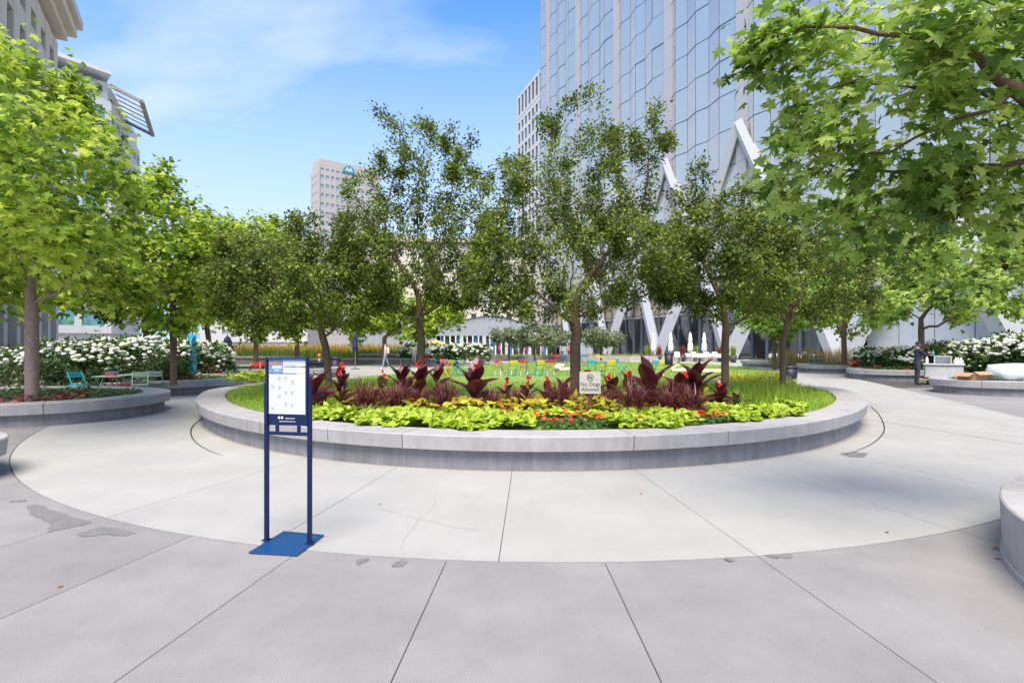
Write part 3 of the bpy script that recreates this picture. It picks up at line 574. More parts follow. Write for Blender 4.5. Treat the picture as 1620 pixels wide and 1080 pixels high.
# lawn blades
def in_poly(P_, poly):
    x, y = P_[:, 0], P_[:, 1]; c = np.zeros(len(P_), bool); q = np.array(poly); j = len(q)-1
    for i in range(len(q)):
        m_ = ((q[i, 1] > y) != (q[j, 1] > y)) & (x < (q[j, 0]-q[i, 0])*(y-q[i, 1])/(q[j, 1]-q[i, 1]+1e-12)+q[i, 0]); c ^= m_; j = i
    return c
P_ = np.column_stack([rnd.uniform(-9, 17, 90000), 22.5+30*rnd.random(90000)**1.5]); P_ = P_[in_poly(P_, lawn_pts)]; n = len(P_)
V, Fc, k = blades(np.column_stack([P_, np.full(n, .03)]), rnd.uniform(.04, .09, n), rnd.uniform(.012, .03, n), rnd.uniform(.01, .05, n), rnd, 1)
tag(npmesh('lawn_grass', V, [Fc[1]], L_lawn, None, np.repeat(rnd.random(n), k)), 'short mown grass blades covering the open lawn', 'grass', kind='stuff')
# yellow flower strip at the back right rim of the main planter, left one too
L_yel = leafmat('yellow flower', (.62, .42, .02), (.75, .62, .03), (.80, .72, .12), .3)
L_char = leafmat('chartreuse leaf', (.18, .28, .012), (.38, .50, .03), (.55, .64, .09), .3, .5)
cover('yellow and orange blooms at the back right rim of the round planter', (7.35, 16.9), 1.2, .5, R(-62), 900, .52, .10, L_yel, 205, zr=.34, name='flower_bed')
cover('chartreuse leaves at the back left rim of the round planter', (-7.6, 17.6), 1.3, .5, R(55), 500, .60, .12, L_char, 206, HEART, zr=.34, name='flower_bed')

# ------------------------------------------------------------------ front flower bed
rnd = np.random.default_rng(300)
def arc_pts(n, r0, r1, a0, a1):
    t = R(a0)+(R(a1)-R(a0))*rnd.random(n); r_ = np.sqrt(rnd.uniform(r0*r0, r1*r1, n)); d = 7.1-r_; sp_ = 7.1*np.sin(t)/8.75; return np.stack([J.x+(PA-.6-d)*sp_, J.y-(PB-.6-d)*np.sqrt(1-sp_**2)], 1), r_, t
def bed_mass(name, label, n, r0, r1, a0, a1, z0, z1, size, leaf, lm, cat='plants', rimdrop=False, keep=None):
    p, r_, t = arc_pts(n, r0, r1, a0, a1)
    if keep is not None: kk = keep(p, r_, t); p, r_, t = p[kk], r_[kk], t[kk]; n = len(p)
    hump = .5+.5*np.sin(t*46+1.3*np.sin(r_*3))*np.cos(r_*5.1+t*17)
    z = z0+(z1-z0)*(.25+.55*hump+.35*rnd.random(n))
    if rimdrop: z = np.where(r_ > 7.02, .485+.05*rnd.random(n)+.06*hump, z)
    outw = np.stack([np.sin(t), -np.cos(t), np.zeros(n)], 1)
    tip = norm(outw*.7+rnd.normal(0, .7, (n, 3))*np.array([1, 1, .35])); nrm = norm(np.array([0, 0, 1.0])+outw*.45+rnd.normal(0, .38, (n, 3)))
    V, Fc = instance(np.column_stack([p, z]), tip, nrm, size*rnd.uniform(.55, 1.25, n), *leaf)
    return tag(npmesh(name, V, Fc, lm, None, np.repeat(np.clip(rnd.normal(.5, .3, n)+.3*(hump-.5), 0, 1), len(leaf[0])), kind='stuff'), label, cat)
bed_mass('sweet_potato_vine', 'chartreuse trailing vine leaves along the front rim of round planter', 11500, 5.75, 7.3, -37, 46, .44, .64, .108, HEART, L_char, rimdrop=True, keep=lambda p, r_, t: (r_ < 7.12+.12*np.sin(t*31)+.08*np.sin(t*77)) & ~((r_ > 6.3) & (np.sin(t*9+.6) > .93) & (np.abs(t) < .5)) & ~((t > .62) & (r_ < 6.5)) & ~((np.abs(t-.06) < .075) & (r_ > 6.15)) & ~((np.abs(t-.40) < .05) & (r_ > 6.35)))
L_col = leafmat('yellow coleus leaf', (.25, .09, .01), (.52, .46, .03), (.62, .60, .06), .3)
bed_mass('coleus_bed', 'yellow coleus leaves with brown hearts behind the chartreuse vine', 1200, 5.0, 5.9, -37, 36, .5, .78, .16, POINTY, L_col)
bed_mass('low_green_bed', 'dark green leaves under red blooms at the front rim', 1500, 6.1, 7.0, 0, 27, .42, .56, .09, POINTY, L_dk, keep=lambda p, r_, t: (np.abs(t-.06) < .085) | (np.abs(t-.40) < .06))
L_rf = leafmat('red flower petal', (.50, .012, .008), (.66, .03, .012), (.72, .14, .02), .25)
PETAL = fan([(0, 0), (.34, .3), (.36, .75), (0, 1)], (0, .5), .1, .1)
bed_mass('red_blooms', 'small red orange blooms scattered along the front rim', 260, 6.1, 7.0, -4, 28, .55, .64, .07, PETAL, L_rf, 'flowers', keep=lambda p, r_, t: (np.abs(t-.06) < .085) | (np.abs(t-.40) < .06) | (rnd.random(len(t)) < .12))
# canna lilies
LC = leafmat('canna leaf', (.04, .006, .009), (.08, .010, .016), (.15, .04, .045), .25, .28, .6)
LCg = leafmat('green canna leaf', (.05, .09, .02), (.09, .15, .03), (.16, .2, .05), .25, .3, .5)
M_stem = mat('canna stem', (.09, .02, .02), .5)
def canna_leaf(L, Wd, curl, seed):
    r_ = random.Random(seed); vs_ = []; fs = []; n = 9; prof = [.18, .55, .82, .97, 1, .93, .74, .42, .02]
    for i in range(n):
        t = i/(n-1); y = L*t*(1-.12*curl*t); z = -curl*L*.45*t*t
        wv = Wd*prof[i]/2; k = .55-.25*t
        for s in (-1, -.5, 0, .5, 1):
            vs_.append((s*wv, y, z+abs(s)*wv*k+.012*math.sin(t*9+s*2+seed)))
    for i in range(n-1):
        for j in range(4): a = i*5+j; fs.append((a, a+1, a+6, a+5))
    return vs_, fs
cleaf = []
for lm_, nm in ((LC, 'r'), (LCg, 'g')):
    for k in range(5):
        vs_, fs = canna_leaf(.46+.03*k, .21+.012*k, .2+.22*k, k)
        me = bpy.data.meshes.new('leaf'); me.from_pydata(vs_, [], fs); me.polygons.foreach_set('use_smooth', np.ones(len(fs), bool))
        a_ = me.attributes.new('tint', 'FLOAT', 'POINT'); a_.data.foreach_set('value', np.array([.25+.12*k+.25*abs(i % 5-2)/2 for i in range(len(vs_))], np.float32)); me.materials.append(lm_); cleaf.append(me)
def canna(px, Y, top, label, n=5, green=False, flower=False, sc=1.0, seed=0):
    r_ = random.Random(seed); p = at(px, 600, Y); base = Vector((p.x, Y, .42)); h_ = at(px, top, Y).z-.42
    root = thing('canna_lily', label, 'plant', base, group='red leaved canna lilies')
    lean = Vector((r_.uniform(-.08, .08), r_.uniform(-.05, .03), 0)); b = MB()
    b.tube([base, base+Vector((lean.x*.4, lean.y*.4, h_*.45)), base+Vector((lean.x, lean.y, h_*.86))], [.016, .013, .007], 6); b.build('stem', M_stem, root, True)
    a0 = r_.uniform(0, 6.28)
    for k in range(n):
        t = .12+.72*k/max(1, n-1); az = a0+k*2.2+r_.uniform(-.3, .3); el = R(34+36*t+r_.uniform(-12, 14)); L = sc*(1.16-.3*t)*r_.uniform(.85, 1.1)*min(1.1, h_/.72)
        o = link('leaf', cleaf[(5 if green and k % 3 != 2 else 0)+min(4, int((1-t)*4.5+r_.random()))], root)
        y = Vector((math.cos(az)*math.cos(el), math.sin(az)*math.cos(el), math.sin(el))); x = y.cross(Vector((0, 0, 1))).normalized(); z = x.cross(y)
        q = Vector((lean.x*t, lean.y*t, h_*.86*t*.8)); Mx = Matrix(((x.x*L, y.x*L, z.x*L, q.x), (x.y*L, y.y*L, z.y*L, q.y), (x.z*L, y.z*L, z.z*L, q.z), (0, 0, 0, 1))); o.matrix_local = Mx
    if flower:
        m_ = 8; pos = np.array([base+lean+Vector((0, 0, h_*.80+.014*i)) for i in range(m_)])+np.random.default_rng(seed).normal(0, .018, (m_, 3))
        rr = np.random.default_rng(seed+1); tp = norm(rr.normal(size=(m_, 3))+np.array([0, -.3, .6])); V, Fc = instance(pos, tp, norm(rr.normal(size=(m_, 3))+np.array([0, -1, .4])), rr.uniform(.06, .11, m_), *PETAL)
        npmesh('flower', V, Fc, L_rf, root, np.repeat(rr.random(m_)*.6, len(PETAL[0])))
cn = [(500, 10.2, 598, 'large leaved canna touching the right side of the blue sign', 5, False, False, 1.3), (540, 10.2, 572, 'tall dark canna just right of the blue sign', 5, False, True, .8), (603, 10.3, 585, 'canna with small red flower between first two trunks', 4, True, True, .7),
      (637, 10.6, 555, 'tall narrow canna left of the second trunk', 7, False, False, .85), (668, 10.4, 562, 'tall canna in front of the second trunk', 7, False, True, .9), (695, 10.6, 560, 'slim canna right of the second trunk', 5, False, False, .8), (752, 10.0, 572, 'broad canna with a big red flower left of centre', 6, False, True, 1.15),
      (798, 10.3, 598, 'short canna with red flower, first of three in a row', 4, False, True, .8), (830, 10.3, 598, 'short canna with red flower, second of three in a row', 4, False, True, .8), (862, 10.3, 598, 'short canna with red flower, third of three in a row', 4, False, True, .8), (895, 10.4, 592, 'dark canna at the left side of the central trunk', 5, False, False, .9),
      (936, 10.4, 580, 'canna whose tips rise above the no dogs sign', 5, False, True, .9), (968, 10.3, 590, 'green leaved canna right of the no dogs sign', 5, True, True, .9), (990, 10.4, 585, 'mixed green canna with hanging stem', 4, True, True, .8), (1030, 10.0, 578, 'large spreading wine red canna with pointed leaves', 5, False, False, 1.3), (1075, 10.3, 590, 'dense dark canna in the right clump', 6, False, True, 1.1),
      (1103, 10.4, 558, 'tallest dark canna at the right clump', 8, False, False, 1.0), (1135, 10.3, 605, 'canna with pink red flower by the right trunk', 5, False, True, 1.1), (1165, 10.6, 618, 'rightmost canna leaning into the tall grass', 5, True, False, 1.1)]
for i, (px, Y, top, lab, n_, gr, fl, s_) in enumerate(cn): canna(px, Y, top, lab, n_+3, gr, fl, s_, 400+i)
# purple fountain grass
L_fg = leafmat('purple fountain grass', (.05, .012, .014), (.13, .028, .03), (.30, .09, .08), .2)
L_plume = leafmat('grass plume', (.20, .05, .05), (.32, .11, .09), (.42, .2, .15), .3)
for i, (px, Y, s_) in enumerate([(578, 9.9, 1), (627, 9.8, 1), (662, 9.9, .8), (705, 9.8, 1), (775, 9.7, .8), (820, 9.9, .8), (885, 9.7, 1), (950, 9.9, .8), (1000, 9.5, 1.05), (1060, 9.6, 1), (1095, 9.6, .85)]):
    rr = np.random.default_rng(500+i); x = at(px, 600, Y).x
    root = thing('fountain_grass', ['leftmost clump of purple fountain grass', 'arching purple grass clump left of the second trunk', 'purple grass clump under the second trunk', 'purple grass clump right of the second trunk', 'purple grass clump below the big canna flower', 'purple grass clump below the three short cannas', 'dark purple grass clump left of the no dogs sign', 'purple grass clump right behind the no dogs sign', 'pinkish purple grass clump with drooping blades right of the sign', 'purple grass clump under the right canna clump', 'rightmost clump of purple grass'][i], 'grass', (x, Y, .42), group='purple fountain grass clumps')
    n = 480; pos = np.array([x, Y, .42])+rr.normal(0, .06, (n, 3))*np.array([1, 1, 0]); V, Fc, k = blades(pos, s_*rr.uniform(.4, .85, n), rr.uniform(.008, .015, n), s_*rr.uniform(.18, .62, n), rr, 5)
    dr = np.hypot(V[:, 0]-x, V[:, 1]-Y); V[:, 2] -= (dr**2)*.9; V[:, 2] = np.maximum(V[:, 2], .46)
    npmesh('blades', V, Fc, L_fg, root, np.repeat(rr.random(n), k), kind='stuff')
    n = 26; pos = np.array([x, Y, .42])+rr.normal(0, .06, (n, 3))*np.array([1, 1, 0]); V, Fc, k = blades(pos, s_*rr.uniform(.6, .9, n), rr.uniform(.018, .028, n), s_*rr.uniform(.25, .5, n), rr, 5)
    dr = np.hypot(V[:, 0]-x, V[:, 1]-Y); V[:, 2] -= (dr**2)*.8
    npmesh('plumes', V, Fc, L_plume, root, np.repeat(rr.random(n), k), kind='stuff')
# prairie strip behind, left of the lawn
rnd = np.random.default_rng(600); n = 9000; P_ = np.column_stack([rnd.uniform(-27, -6.5, n), rnd.uniform(47, 52, n), np.full(n, .3)])
V, Fc, k = blades(P_, rnd.uniform(.5, 1.25, n), rnd.uniform(.03, .06, n), rnd.uniform(.05, .3, n), rnd, 2)
tag(npmesh('prairie_grass', V, Fc, leafmat('prairie', (.08, .16, .02), (.14, .22, .03), (.42, .34, .05), .3), None, np.repeat(rnd.random(n)*.75, k)), 'tall green prairie planting behind the long grey bench wall', 'grass', kind='stuff')
n = 2600; P_ = np.column_stack([rnd.uniform(-27, -7.5, n), rnd.uniform(49, 52.5, n), rnd.uniform(.9, 1.4, n)]); V, Fc, k = blades(P_, rnd.uniform(.2, .5, n), rnd.uniform(.05, .09, n), rnd.uniform(.0, .1, n), rnd, 2)
tag(npmesh('prairie_flowers', V, Fc, leafmat('golden plume', (.45, .27, .03), (.55, .38, .05), (.66, .5, .1), .3), None, np.repeat(rnd.random(n), k)), 'golden flower plumes above the prairie planting at left', 'flowers', kind='stuff')
n = 1800; P_ = np.column_stack([rnd.uniform(17.5, 26, n), rnd.uniform(37, 39, n), np.full(n, .2)]); V, Fc, k = blades(P_, rnd.uniform(.7, 1.4, n), rnd.uniform(.03, .06, n), rnd.uniform(.05, .3, n), rnd, 2)
tag(npmesh('feather_grass', V, Fc, leafmat('feather grass', (.25, .2, .06), (.42, .32, .12), (.55, .42, .2), .3), None, np.repeat(rnd.random(n), k)), 'straw coloured feather grass in front of the restaurant windows', 'grass', kind='stuff')

# ------------------------------------------------------------------ glass tower at right
def glass(name, tint, rough=.03, fac=.62, base=(.25, .32, .36)):
    if name in MATS: return MATS[name]
    m = bpy.data.materials.new(name); m.use_nodes = True; MATS[name] = m; t = m.node_tree; b = t.nodes['Principled BSDF']; o = t.nodes['Material Output']
    b.inputs['Base Color'].default_value = (*base, 1); b.inputs['Roughness'].default_value = .25
    g_ = t.nodes.new('ShaderNodeBsdfGlossy'); g_.inputs[0].default_value = (*tint, 1); g_.inputs[1].default_value = rough
    ms = t.nodes.new('ShaderNodeMixShader'); ms.inputs[0].default_value = fac
    t.links.new(b.outputs[0], ms.inputs[1]); t.links.new(g_.outputs[0], ms.inputs[2]); t.links.new(ms.outputs[0], o.inputs[0]); return m
G_a = glass('glass pale reflection tone', (.98, .86, .74), .02, .30, (.45, .43, .425)); G_b = glass('glass blue reflection tone', (.95, .86, .74), .02, .34, (.36, .395, .39))  # one glass in two tones: the folds' differing reflections put into the colour
G_dark = glass('dark glass', (.5, .55, .6), .05, .25, (.02, .018, .018)); G_far = glass('far glass', (.7, .8, .85), .1, .5, (.25, .35, .4)); G_teal = glass('teal glass', (.45, .8, .85), .05, .55, (.12, .36, .40))
M_mull = mat('mullion', (.07, .085, .095), .5, metal=.3); M_pillar = mat('white pillar panel', (.46, .44, .435), .5, .05, 3); M_brace = mat('white painted steel', (.50, .50, .50), .4, .04, 3)
T0 = Vector((7.2, 111, 0)); TD = Vector((4.33, -12.75, 0)); TN = Vector((-12.75, -4.33, 0)).normalized(); TU = TD.normalized(); TL = TD.length
def W(k, out_=0, z=0): q = T0+TD*k+TN*out_; return Vector((q.x, q.y, z))
tower = thing('glass_tower', 'tall pleated glass tower with white vertical fins on the right', 'building', W(3))
FL = 3.95; Z0 = 9.2; NF = 17; EDG = [.03, .13, .27, .43, .57, .74, .92]; OFS = [0, .42, 0, .42, 0, .42, 0]; KS = list(range(-1, 7))
panes = []
for k in KS:
    for j in range(6):
        if k == -1 and EDG[j] < .6: continue
        for f in range(NF): panes.append((k, j, f))
def pane_quad(k, j, f, base=None):
    a_ = W(k+EDG[j], OFS[j]); b_ = W(k+EDG[j+1], OFS[j+1]); d = (b_-a_).normalized()*.03; a_ += d; b_ -= d; z0, z1 = Z0+f*FL+.04, Z0+(f+1)*FL-.04
    i_ = TN*-.05
    return [Vector((p.x, p.y, z)) for p, z in ((a_, z0), (b_, z0), (b_, z1), (a_, z1), (a_+i_, z0), (b_+i_, z0), (b_+i_, z1), (a_+i_, z1))]
BX = [(0, 1, 2, 3), (7, 6, 5, 4), (0, 4, 5, 1), (1, 5, 6, 2), (2, 6, 7, 3), (3, 7, 4, 0)]
def scr(p): return (CX+F*p.x/p.y, CY-F*(p.z-H)/p.y)
def vis_area(q):
    s = [scr(v) for v in q[:4]]; xs = [a for a, _ in s]; ys = [b for _, b in s]
    x0, x1, y0, y1 = max(0, min(xs)), min(1620, max(xs)), max(0, min(ys)), min(1080, max(ys)); return max(0, x1-x0)*max(0, y1-y0)
sco = sorted(panes, key=lambda t: -vis_area(pane_quad(*t)) if W(t[0]+.5).y > 5 else 0)
shared = {}
for k, j, f in sco[:300]:
    if j not in shared:
        q = pane_quad(0, j, 0); o0 = W(0, 0, Z0); me = bpy.data.meshes.new('glass_pane'); me.from_pydata([tuple(v-o0) for v in q], [], BX); me.materials.append(G_b if j % 2 else G_a); me.update(); shared[j] = me
    o = link('glass_pane', shared[j], tower); p = W(k, 0, Z0+f*FL)-OFF[tower.name]; o.location = p
    o.rotation_euler = (random.gauss(0, .0012), random.gauss(0, .0012), random.gauss(0, .002))
for par_, m_ in ((0, G_a), (1, G_b)):
    rest = MB()
    for k, j, f in sco[300:]:
        if j % 2 == par_: rest.add(pane_quad(k, j, f), BX)
    rest.build('upper_panes', m_, tower, kind='stuff')
b = MB(); core = MB()
for k in KS:
    for f in range(NF+1):
        z = Z0+f*FL
        for j in range(6):
            if k == -1 and EDG[j] < .6: continue
            b.bar(W(k+EDG[j], OFS[j]-.03, z), W(k+EDG[j+1], OFS[j+1]-.03, z), .1, .075)
    for j in range(7):
        if k == -1 and EDG[j] < .6: continue
        b.bar(W(k+EDG[j], OFS[j]-.04, Z0), W(k+EDG[j], OFS[j]-.04, Z0+NF*FL), .075, .1)
b.build('mullions', M_mull, tower, kind='stuff')
for k in range(0, 8):
    z1 = Z0+NF*FL; b = MB()
    for f in range(NF):
        za, zb = Z0+f*FL+.015, Z0+(f+1)*FL-.015; b.box(W(k-.025, .0, (za+zb)/2), (TL*.115, .35, zb-za), math.atan2(TU.y, TU.x))
    b.build('fin', M_pillar, tower)
core.prism([tuple(W(-.42, -.6)[:2]), tuple(W(7, -.6)[:2]), tuple(W(7, -40)[:2]), tuple(W(-.42, -40)[:2])], Z0-.3, Z0+NF*FL); core.build('core', mat('tower core', (.2, .24, .26), .6), tower)
# diagonal steel: diamonds of legs, apexes on the fins
NODE = 12.2; APX = 25.0
def leg(k0, z0, k1, z1, o0=.55, o1=.55, wd=1.1):
    p, q = W(k0, o0, z0), W(k1, o1, z1); bb = MB(); d = (q-p).normalized(); s = d.cross(TN).normalized()
    th = .45; vs_ = []
    for c in (p, q):
        for a_, t_ in ((-.5, -.5), (.5, -.5), (.62, .15), (0, .95), (-.62, .15)): vs_.append(c+s*a_*wd+TN*t_*th)
    bb.add(vs_, [(4, 3, 2, 1, 0), (5, 6, 7, 8, 9)]+[(i, (i+1) % 5, 5+(i+1) % 5, 5+i) for i in range(5)]); return bb.build('diagonal_leg', M_brace, tower)
for k in (1, 2, 3, 4, 5, 6):
    if k < 5: leg(k-.03, APX, k-.53, NODE); leg(k-.03, APX-.01, k+.47, NODE, .53, .53)
    leg(k-.03, -.02, k-.53, NODE+.3, 1.6, .5, 1.7); leg(k-.03, -.02, k+.47, NODE+.3, 1.62, .51, 1.7)
# ground floor: glazed restaurant set back, blinds above
M_blind = mat('cream blind panel', (.50, .42, .28), .8, .08, 1.5); M_dkint = mat('dark interior', (.028, .02, .018), .8); M_wood = mat('warm wood', (.16, .055, .025), .6, .3, 2)
b = MB(); b.prism([tuple(W(-.4, -5)[:2]), tuple(W(6.9, -5)[:2]), tuple(W(6.9, -5.4)[:2]), tuple(W(-.4, -5.4)[:2])], 0, Z0-.3); b.build('back_wall', M_wood, tower)
b = MB(); b.prism([tuple(W(-.4, -.7)[:2]), tuple(W(6.9, -.7)[:2]), tuple(W(6.9, -6)[:2]), tuple(W(-.4, -6)[:2])], 5.2, 5.5); b.build('floor_slab', M_pillar, tower)
kk = [-.3+.16*i for i in range(46)]
for i, (k0, k1) in enumerate(zip(kk[:-1], kk[1:])):
    if k1 > 5.0: break
    q = [W(k0+.006, -.8, 0), W(k1-.006, -.8, 0), W(k1-.006, -.8, 5.1), W(k0+.006, -.8, 5.1)]; q += [v-TN*.04 for v in q]
    bb = MB(); bb.add(q, BX); bb.build('lobby_pane', G_dark, tower)
    if k1 < 4.2:
        q = [W(k0+.008, -.75, 5.6), W(k1-.008, -.75, 5.6), W(k1-.008, -.75, Z0-.1), W(k0+.008, -.75, Z0-.1)]; q += [v-TN*.08 for v in q]
        bb = MB(); bb.add(q, BX); bb.build('cream_panel', M_blind if i % 5 else G_b, tower)
b = MB()
for k0 in kk:
    if k0 < 5.05: b.box(W(k0, -.68, 4.5), (.16, .22, 9.0), math.atan2(TU.y, TU.x))
b.build('lobby_mullions', mat('blue grey metal', (.17, .21, .26), .4, metal=.4), tower, kind='stuff')
M_pale = mat('pale wall panel', (.50, .53, .56), .45, .03, 2)
for i in range(9):
    k0 = 5.06+i*.2; q = [W(k0+.003, .15, 0), W(k0+.197, .15, 0), W(k0+.197, .15, 6.4), W(k0+.003, .15, 6.4)]; q += [v-TN*.1 for v in q]
    bb = MB(); bb.add(q, BX); bb.build('wall_panel', M_pale, tower)
M_lamp = mat('lit lamp', (1, .6, .2), .5, emit=(1, .55, .16, 1.2))
for i, (k, z) in enumerate([(2.55, 3.9), (2.72, 3.9), (2.9, 3.8), (4.45, 3.6), (4.7, 3.5)]):
    b = MB(); b.lathe([(.02, .3), (.3, .22), (.42, 0), (.3, -.22), (.02, -.3)], W(k, -2.2, z), 12); b.build('lantern', M_lamp, tower, True)

# ------------------------------------------------------------------ other buildings
def facade(root, A, B, z0, z1, nb, nf, m_wall, m_pane, wf=.6, hf=.6, depth=.35, base=0, name='window', arch=False, outsign=1, pane_alt=None):
    """a storey grid on the wall line A->B: piers and spandrels proud of a pane per window"""
    A, B = Vector((A[0], A[1], 0)), Vector((B[0], B[1], 0)); u = (B-A).normalized(); L = (B-A).length; n_ = Vector((u.y, -u.x, 0))*outsign; ang = math.atan2(u.y, u.x)
    bw = L/nb; fh = (z1-z0)/nf; b_ = MB()
    for i in range(nb+1):
        wd = bw*(1-wf); c = A+u*(i*bw)+n_*depth/2; b_.box((c.x, c.y, (z0+z1)/2), (wd, depth, z1-z0), ang)
    for f in range(nf+1):
        hd = fh*(1-hf); z = min(max(z0+f*fh, z0+hd/2), z1-hd/2); c = A+u*L/2+n_*(depth*.46); b_.box((c.x, c.y, z), (L-.02, depth*.9, hd), ang)
    b_.build('wall_grid', m_wall, root)
    mes = {}
    for i in range(nb):
        for f in range(nf):
            mp_ = m_pane if not (pane_alt and (i*7+f*3) % 4 == 0) else pane_alt
            if mp_.name not in mes:
                q = MB().box((0, 0, 0), (bw*wf+.02, .06, fh*hf+.02), ang); me = bpy.data.meshes.new(name); me.from_pydata(q.v, [], q.f); me.materials.append(mp_); me.update(); mes[mp_.name] = me
            o = link(name, mes[mp_.name], root); c = A+u*((i+.5)*bw)+n_*.05; o.location = Vector((c.x, c.y, z0+(f+.5)*fh))-OFF[root.name]
def block(name, label, poly, z1, m_wall, z0=0):
    root = thing(name, label, 'building', (poly[0][0], poly[0][1], 0)); b_ = MB(); b_.prism(poly, z0, z1); b_.build('body', m_wall, root); return root
M_beige = mat('beige stone', (.42, .36, .29), .85, .08, .6); M_cream = mat('cream stone', (.62, .56, .47), .85, .1, .4); M_winb = mat('dark window', (.06, .06, .065), .25); M_grid = mat('white concrete grid', (.55, .55, .54), .7)
M_pinkst = mat('pinkish granite', (.46, .41, .37), .8, .06, .3); M_winp = mat('pale window', (.36, .46, .52), .2)
# emblem building
A = Vector((-78, 230, 0)); B = Vector((-57.5, 246, 0)); u = (B-A).normalized(); bk = Vector((-u.y, u.x, 0))
r0 = block('office_tower', 'far beige office tower with a blue round emblem at the roof', [tuple(A[:2]), tuple(B[:2]), tuple((B+bk*8)[:2]), tuple((A+bk*8)[:2])], 74.5, M_pinkst)
facade(r0, A, B, 30, 74.5, 12, 12, M_pinkst, M_winp, .62, .5, .5)
facade(r0, A+bk*8, A, 30, 72, 3, 11, M_pinkst, M_winp, .4, .5, .5)
b = MB(); c = (A+B)/2+bk*4; b.box((c.x, c.y, 75.4), ((B-A).length-.5, 7, 2.4), math.atan2(u.y, u.x)); b.build('parapet', M_pinkst, r0)
n_ = Vector((u.y, -u.x, 0)); E0 = A+u*12.2+n_*.9; E0.z = 72.6; Fm = frame(E0, u, (0, 0, 1))
b = MB(); P_ = [(2.6*math.cos(t), 3.0*math.sin(t)) for t in [math.pi*i/20 for i in range(21)]]
b.add([Fm @ Vector((x, y, 0)) for x, y in P_]+[Fm @ Vector((x, y, -.3)) for x, y in P_], [tuple(range(21)), tuple(range(41, 20, -1))]+[(i, 21+i, 21+(i+1) % 21, (i+1) % 21) for i in range(21)]); em = b.build('emblem', mat('emblem blue', (.03, .28, .42), .4), r0)
b = MB(); Mh = [(-1.5, .45), (-.75, 2.35), (0, .95), (.75, 2.35), (1.5, .45), (.95, .45), (.62, 1.25), (0, .2), (-.62, 1.25), (-.95, .45)]
b.add([Fm @ Vector((x, y, .12)) for x, y in Mh]+[Fm @ Vector((x, y, .01)) for x, y in Mh], [(0, 1, 8, 9), (1, 2, 7, 8), (2, 3, 6, 7), (3, 4, 5, 6)]+[(i, 10+i, 10+(i+1) % 10, (i+1) % 10) for i in range(10)]); b.build('emblem_wings', M_white, em)
# gridded tower behind the glass tower
A = Vector((1.9, 170, 0)); B = A+TU*40; r0 = block('office_tower', 'white gridded office tower with dark slots left of the glass tower', [tuple(A[:2]), tuple(B[:2]), tuple((B-TN*20)[:2]), tuple((A-TN*20)[:2])], 75.5, M_grid)
facade(r0, A, B, 20, 68, 14, 12, M_grid, M_winb, .66, .72, .3, outsign=1); facade(r0, A, B, 68.2, 75.2, 14, 1, M_grid, M_winb, .7, .86, .3, outsign=1)
# white building with louvred roof, left
p1, p2, p3, p4 = (-59.5, 67.6), (-53.3, 75), (-62.0, 94), (-78, 86)
r0 = block('white_office_building', 'white building with teal windows and louvred roof overhang at left', [p1, p2, p3, p4], 36, mat('white cladding', (.62, .62, .61), .6, .04, 1)); Mwc = MATS['white cladding']
facade(r0, p1, p2, 3, 33.5, 3, 8, Mwc, G_teal, .8, .74, .4, outsign=1); facade(r0, p2, p3, 3, 33.5, 7, 9, Mwc, G_far, .8, .6, .4, outsign=1, pane_alt=G_teal)
b = MB(); b.add([(p1[0], p1[1]-.8, 37.6), (p2[0]+1.2, p2[1]-1, 36.6), (p2[0]+1.2, p2[1]-1, 37.1), (p1[0], p1[1]-.8, 38.1), (-70, 80, 38.6), (-66, 88, 36.6), (-66, 88, 37.1), (-70, 80, 39.1)], BX); b.build('roof', Mwc, r0)
e0, e1 = Vector((-54.0, 76.5, 36.4)), Vector((-58.5, 86, 35.2)); od = Vector((4.3, -.2, -2.2))
b = MB(); b.bar(e0+od, e1+od, .5, .4); b.bar(e0, e0+od, .3, .3); b.bar(e1, e1+od, .3, .3); b.build('louvre_frame', mat('louvre frame', (.30, .26, .22), .6), r0)
for i in range(7):
    t = (i+.5)/7; b = MB(); p = e0.lerp(e1, t); b.bar(p, p+od, 1.3, .14); b.build('louvre_slat', M_white, r0)
# old stone building far left
q1, q2 = Vector((-40.6, 50, 0)), Vector((-27.0, 25.5, 0)); uu = (q2-q1).normalized(); on = Vector((uu.y, -uu.x, 0)); on = on if on.x > 0 else -on
r0 = block('stone_building', 'old cream stone building with arched windows and cornice at far left', [tuple(q1[:2]), tuple(q2[:2]), tuple((q2-on*15)[:2]), tuple((q1-on*15)[:2])], 30, M_cream)
og = 1 if Vector((uu.y, -uu.x, 0)).dot(on) > 0 else -1
facade(r0, q1, q2, 7.5, 28.5, 9, 6, M_cream, M_winb, .5, .6, .4, outsign=og)
b = MB(); c = (q1+q2)/2+on*.3; ang = math.atan2(uu.y, uu.x)
for z, dpt, hh_ in ((29.2, 1.6, .7), (30.0, 2.8, .9), (30.9, 3.6, .8)): b.box((c.x, c.y, z), ((q2-q1).length+dpt, dpt, hh_), ang)
b.build('cornice', M_cream, r0)
for i in range(9):
    L = (q2-q1).length; ctr = q1+uu*((i+.5)*L/9); Fm = frame(ctr+on*.06, uu*og, (0, 0, 1)); pts = [(-.85, 1.0), (.85, 1.0)]+[(.85*math.cos(t), 4.2+.85*math.sin(t)) for t in [math.pi*k/10 for k in range(11)]]
    b = MB(); k = len(pts); b.add([Fm @ Vector((x, y, .04)) for x, y in pts]+[Fm @ Vector((x, y, -.1)) for x, y in pts], [tuple(range(k)), tuple(range(2*k-1, k-1, -1))]+[(j, k+j, k+(j+1) % k, (j+1) % k) for j in range(k)]); o = b.build('arched_window', M_winb, r0)
    b = MB(); cc = ctr+on*.25-uu*(L/18); b.box((cc.x, cc.y, 3.2), (.9, .5, 6.4), ang); b.build('pier', M_cream, r0)
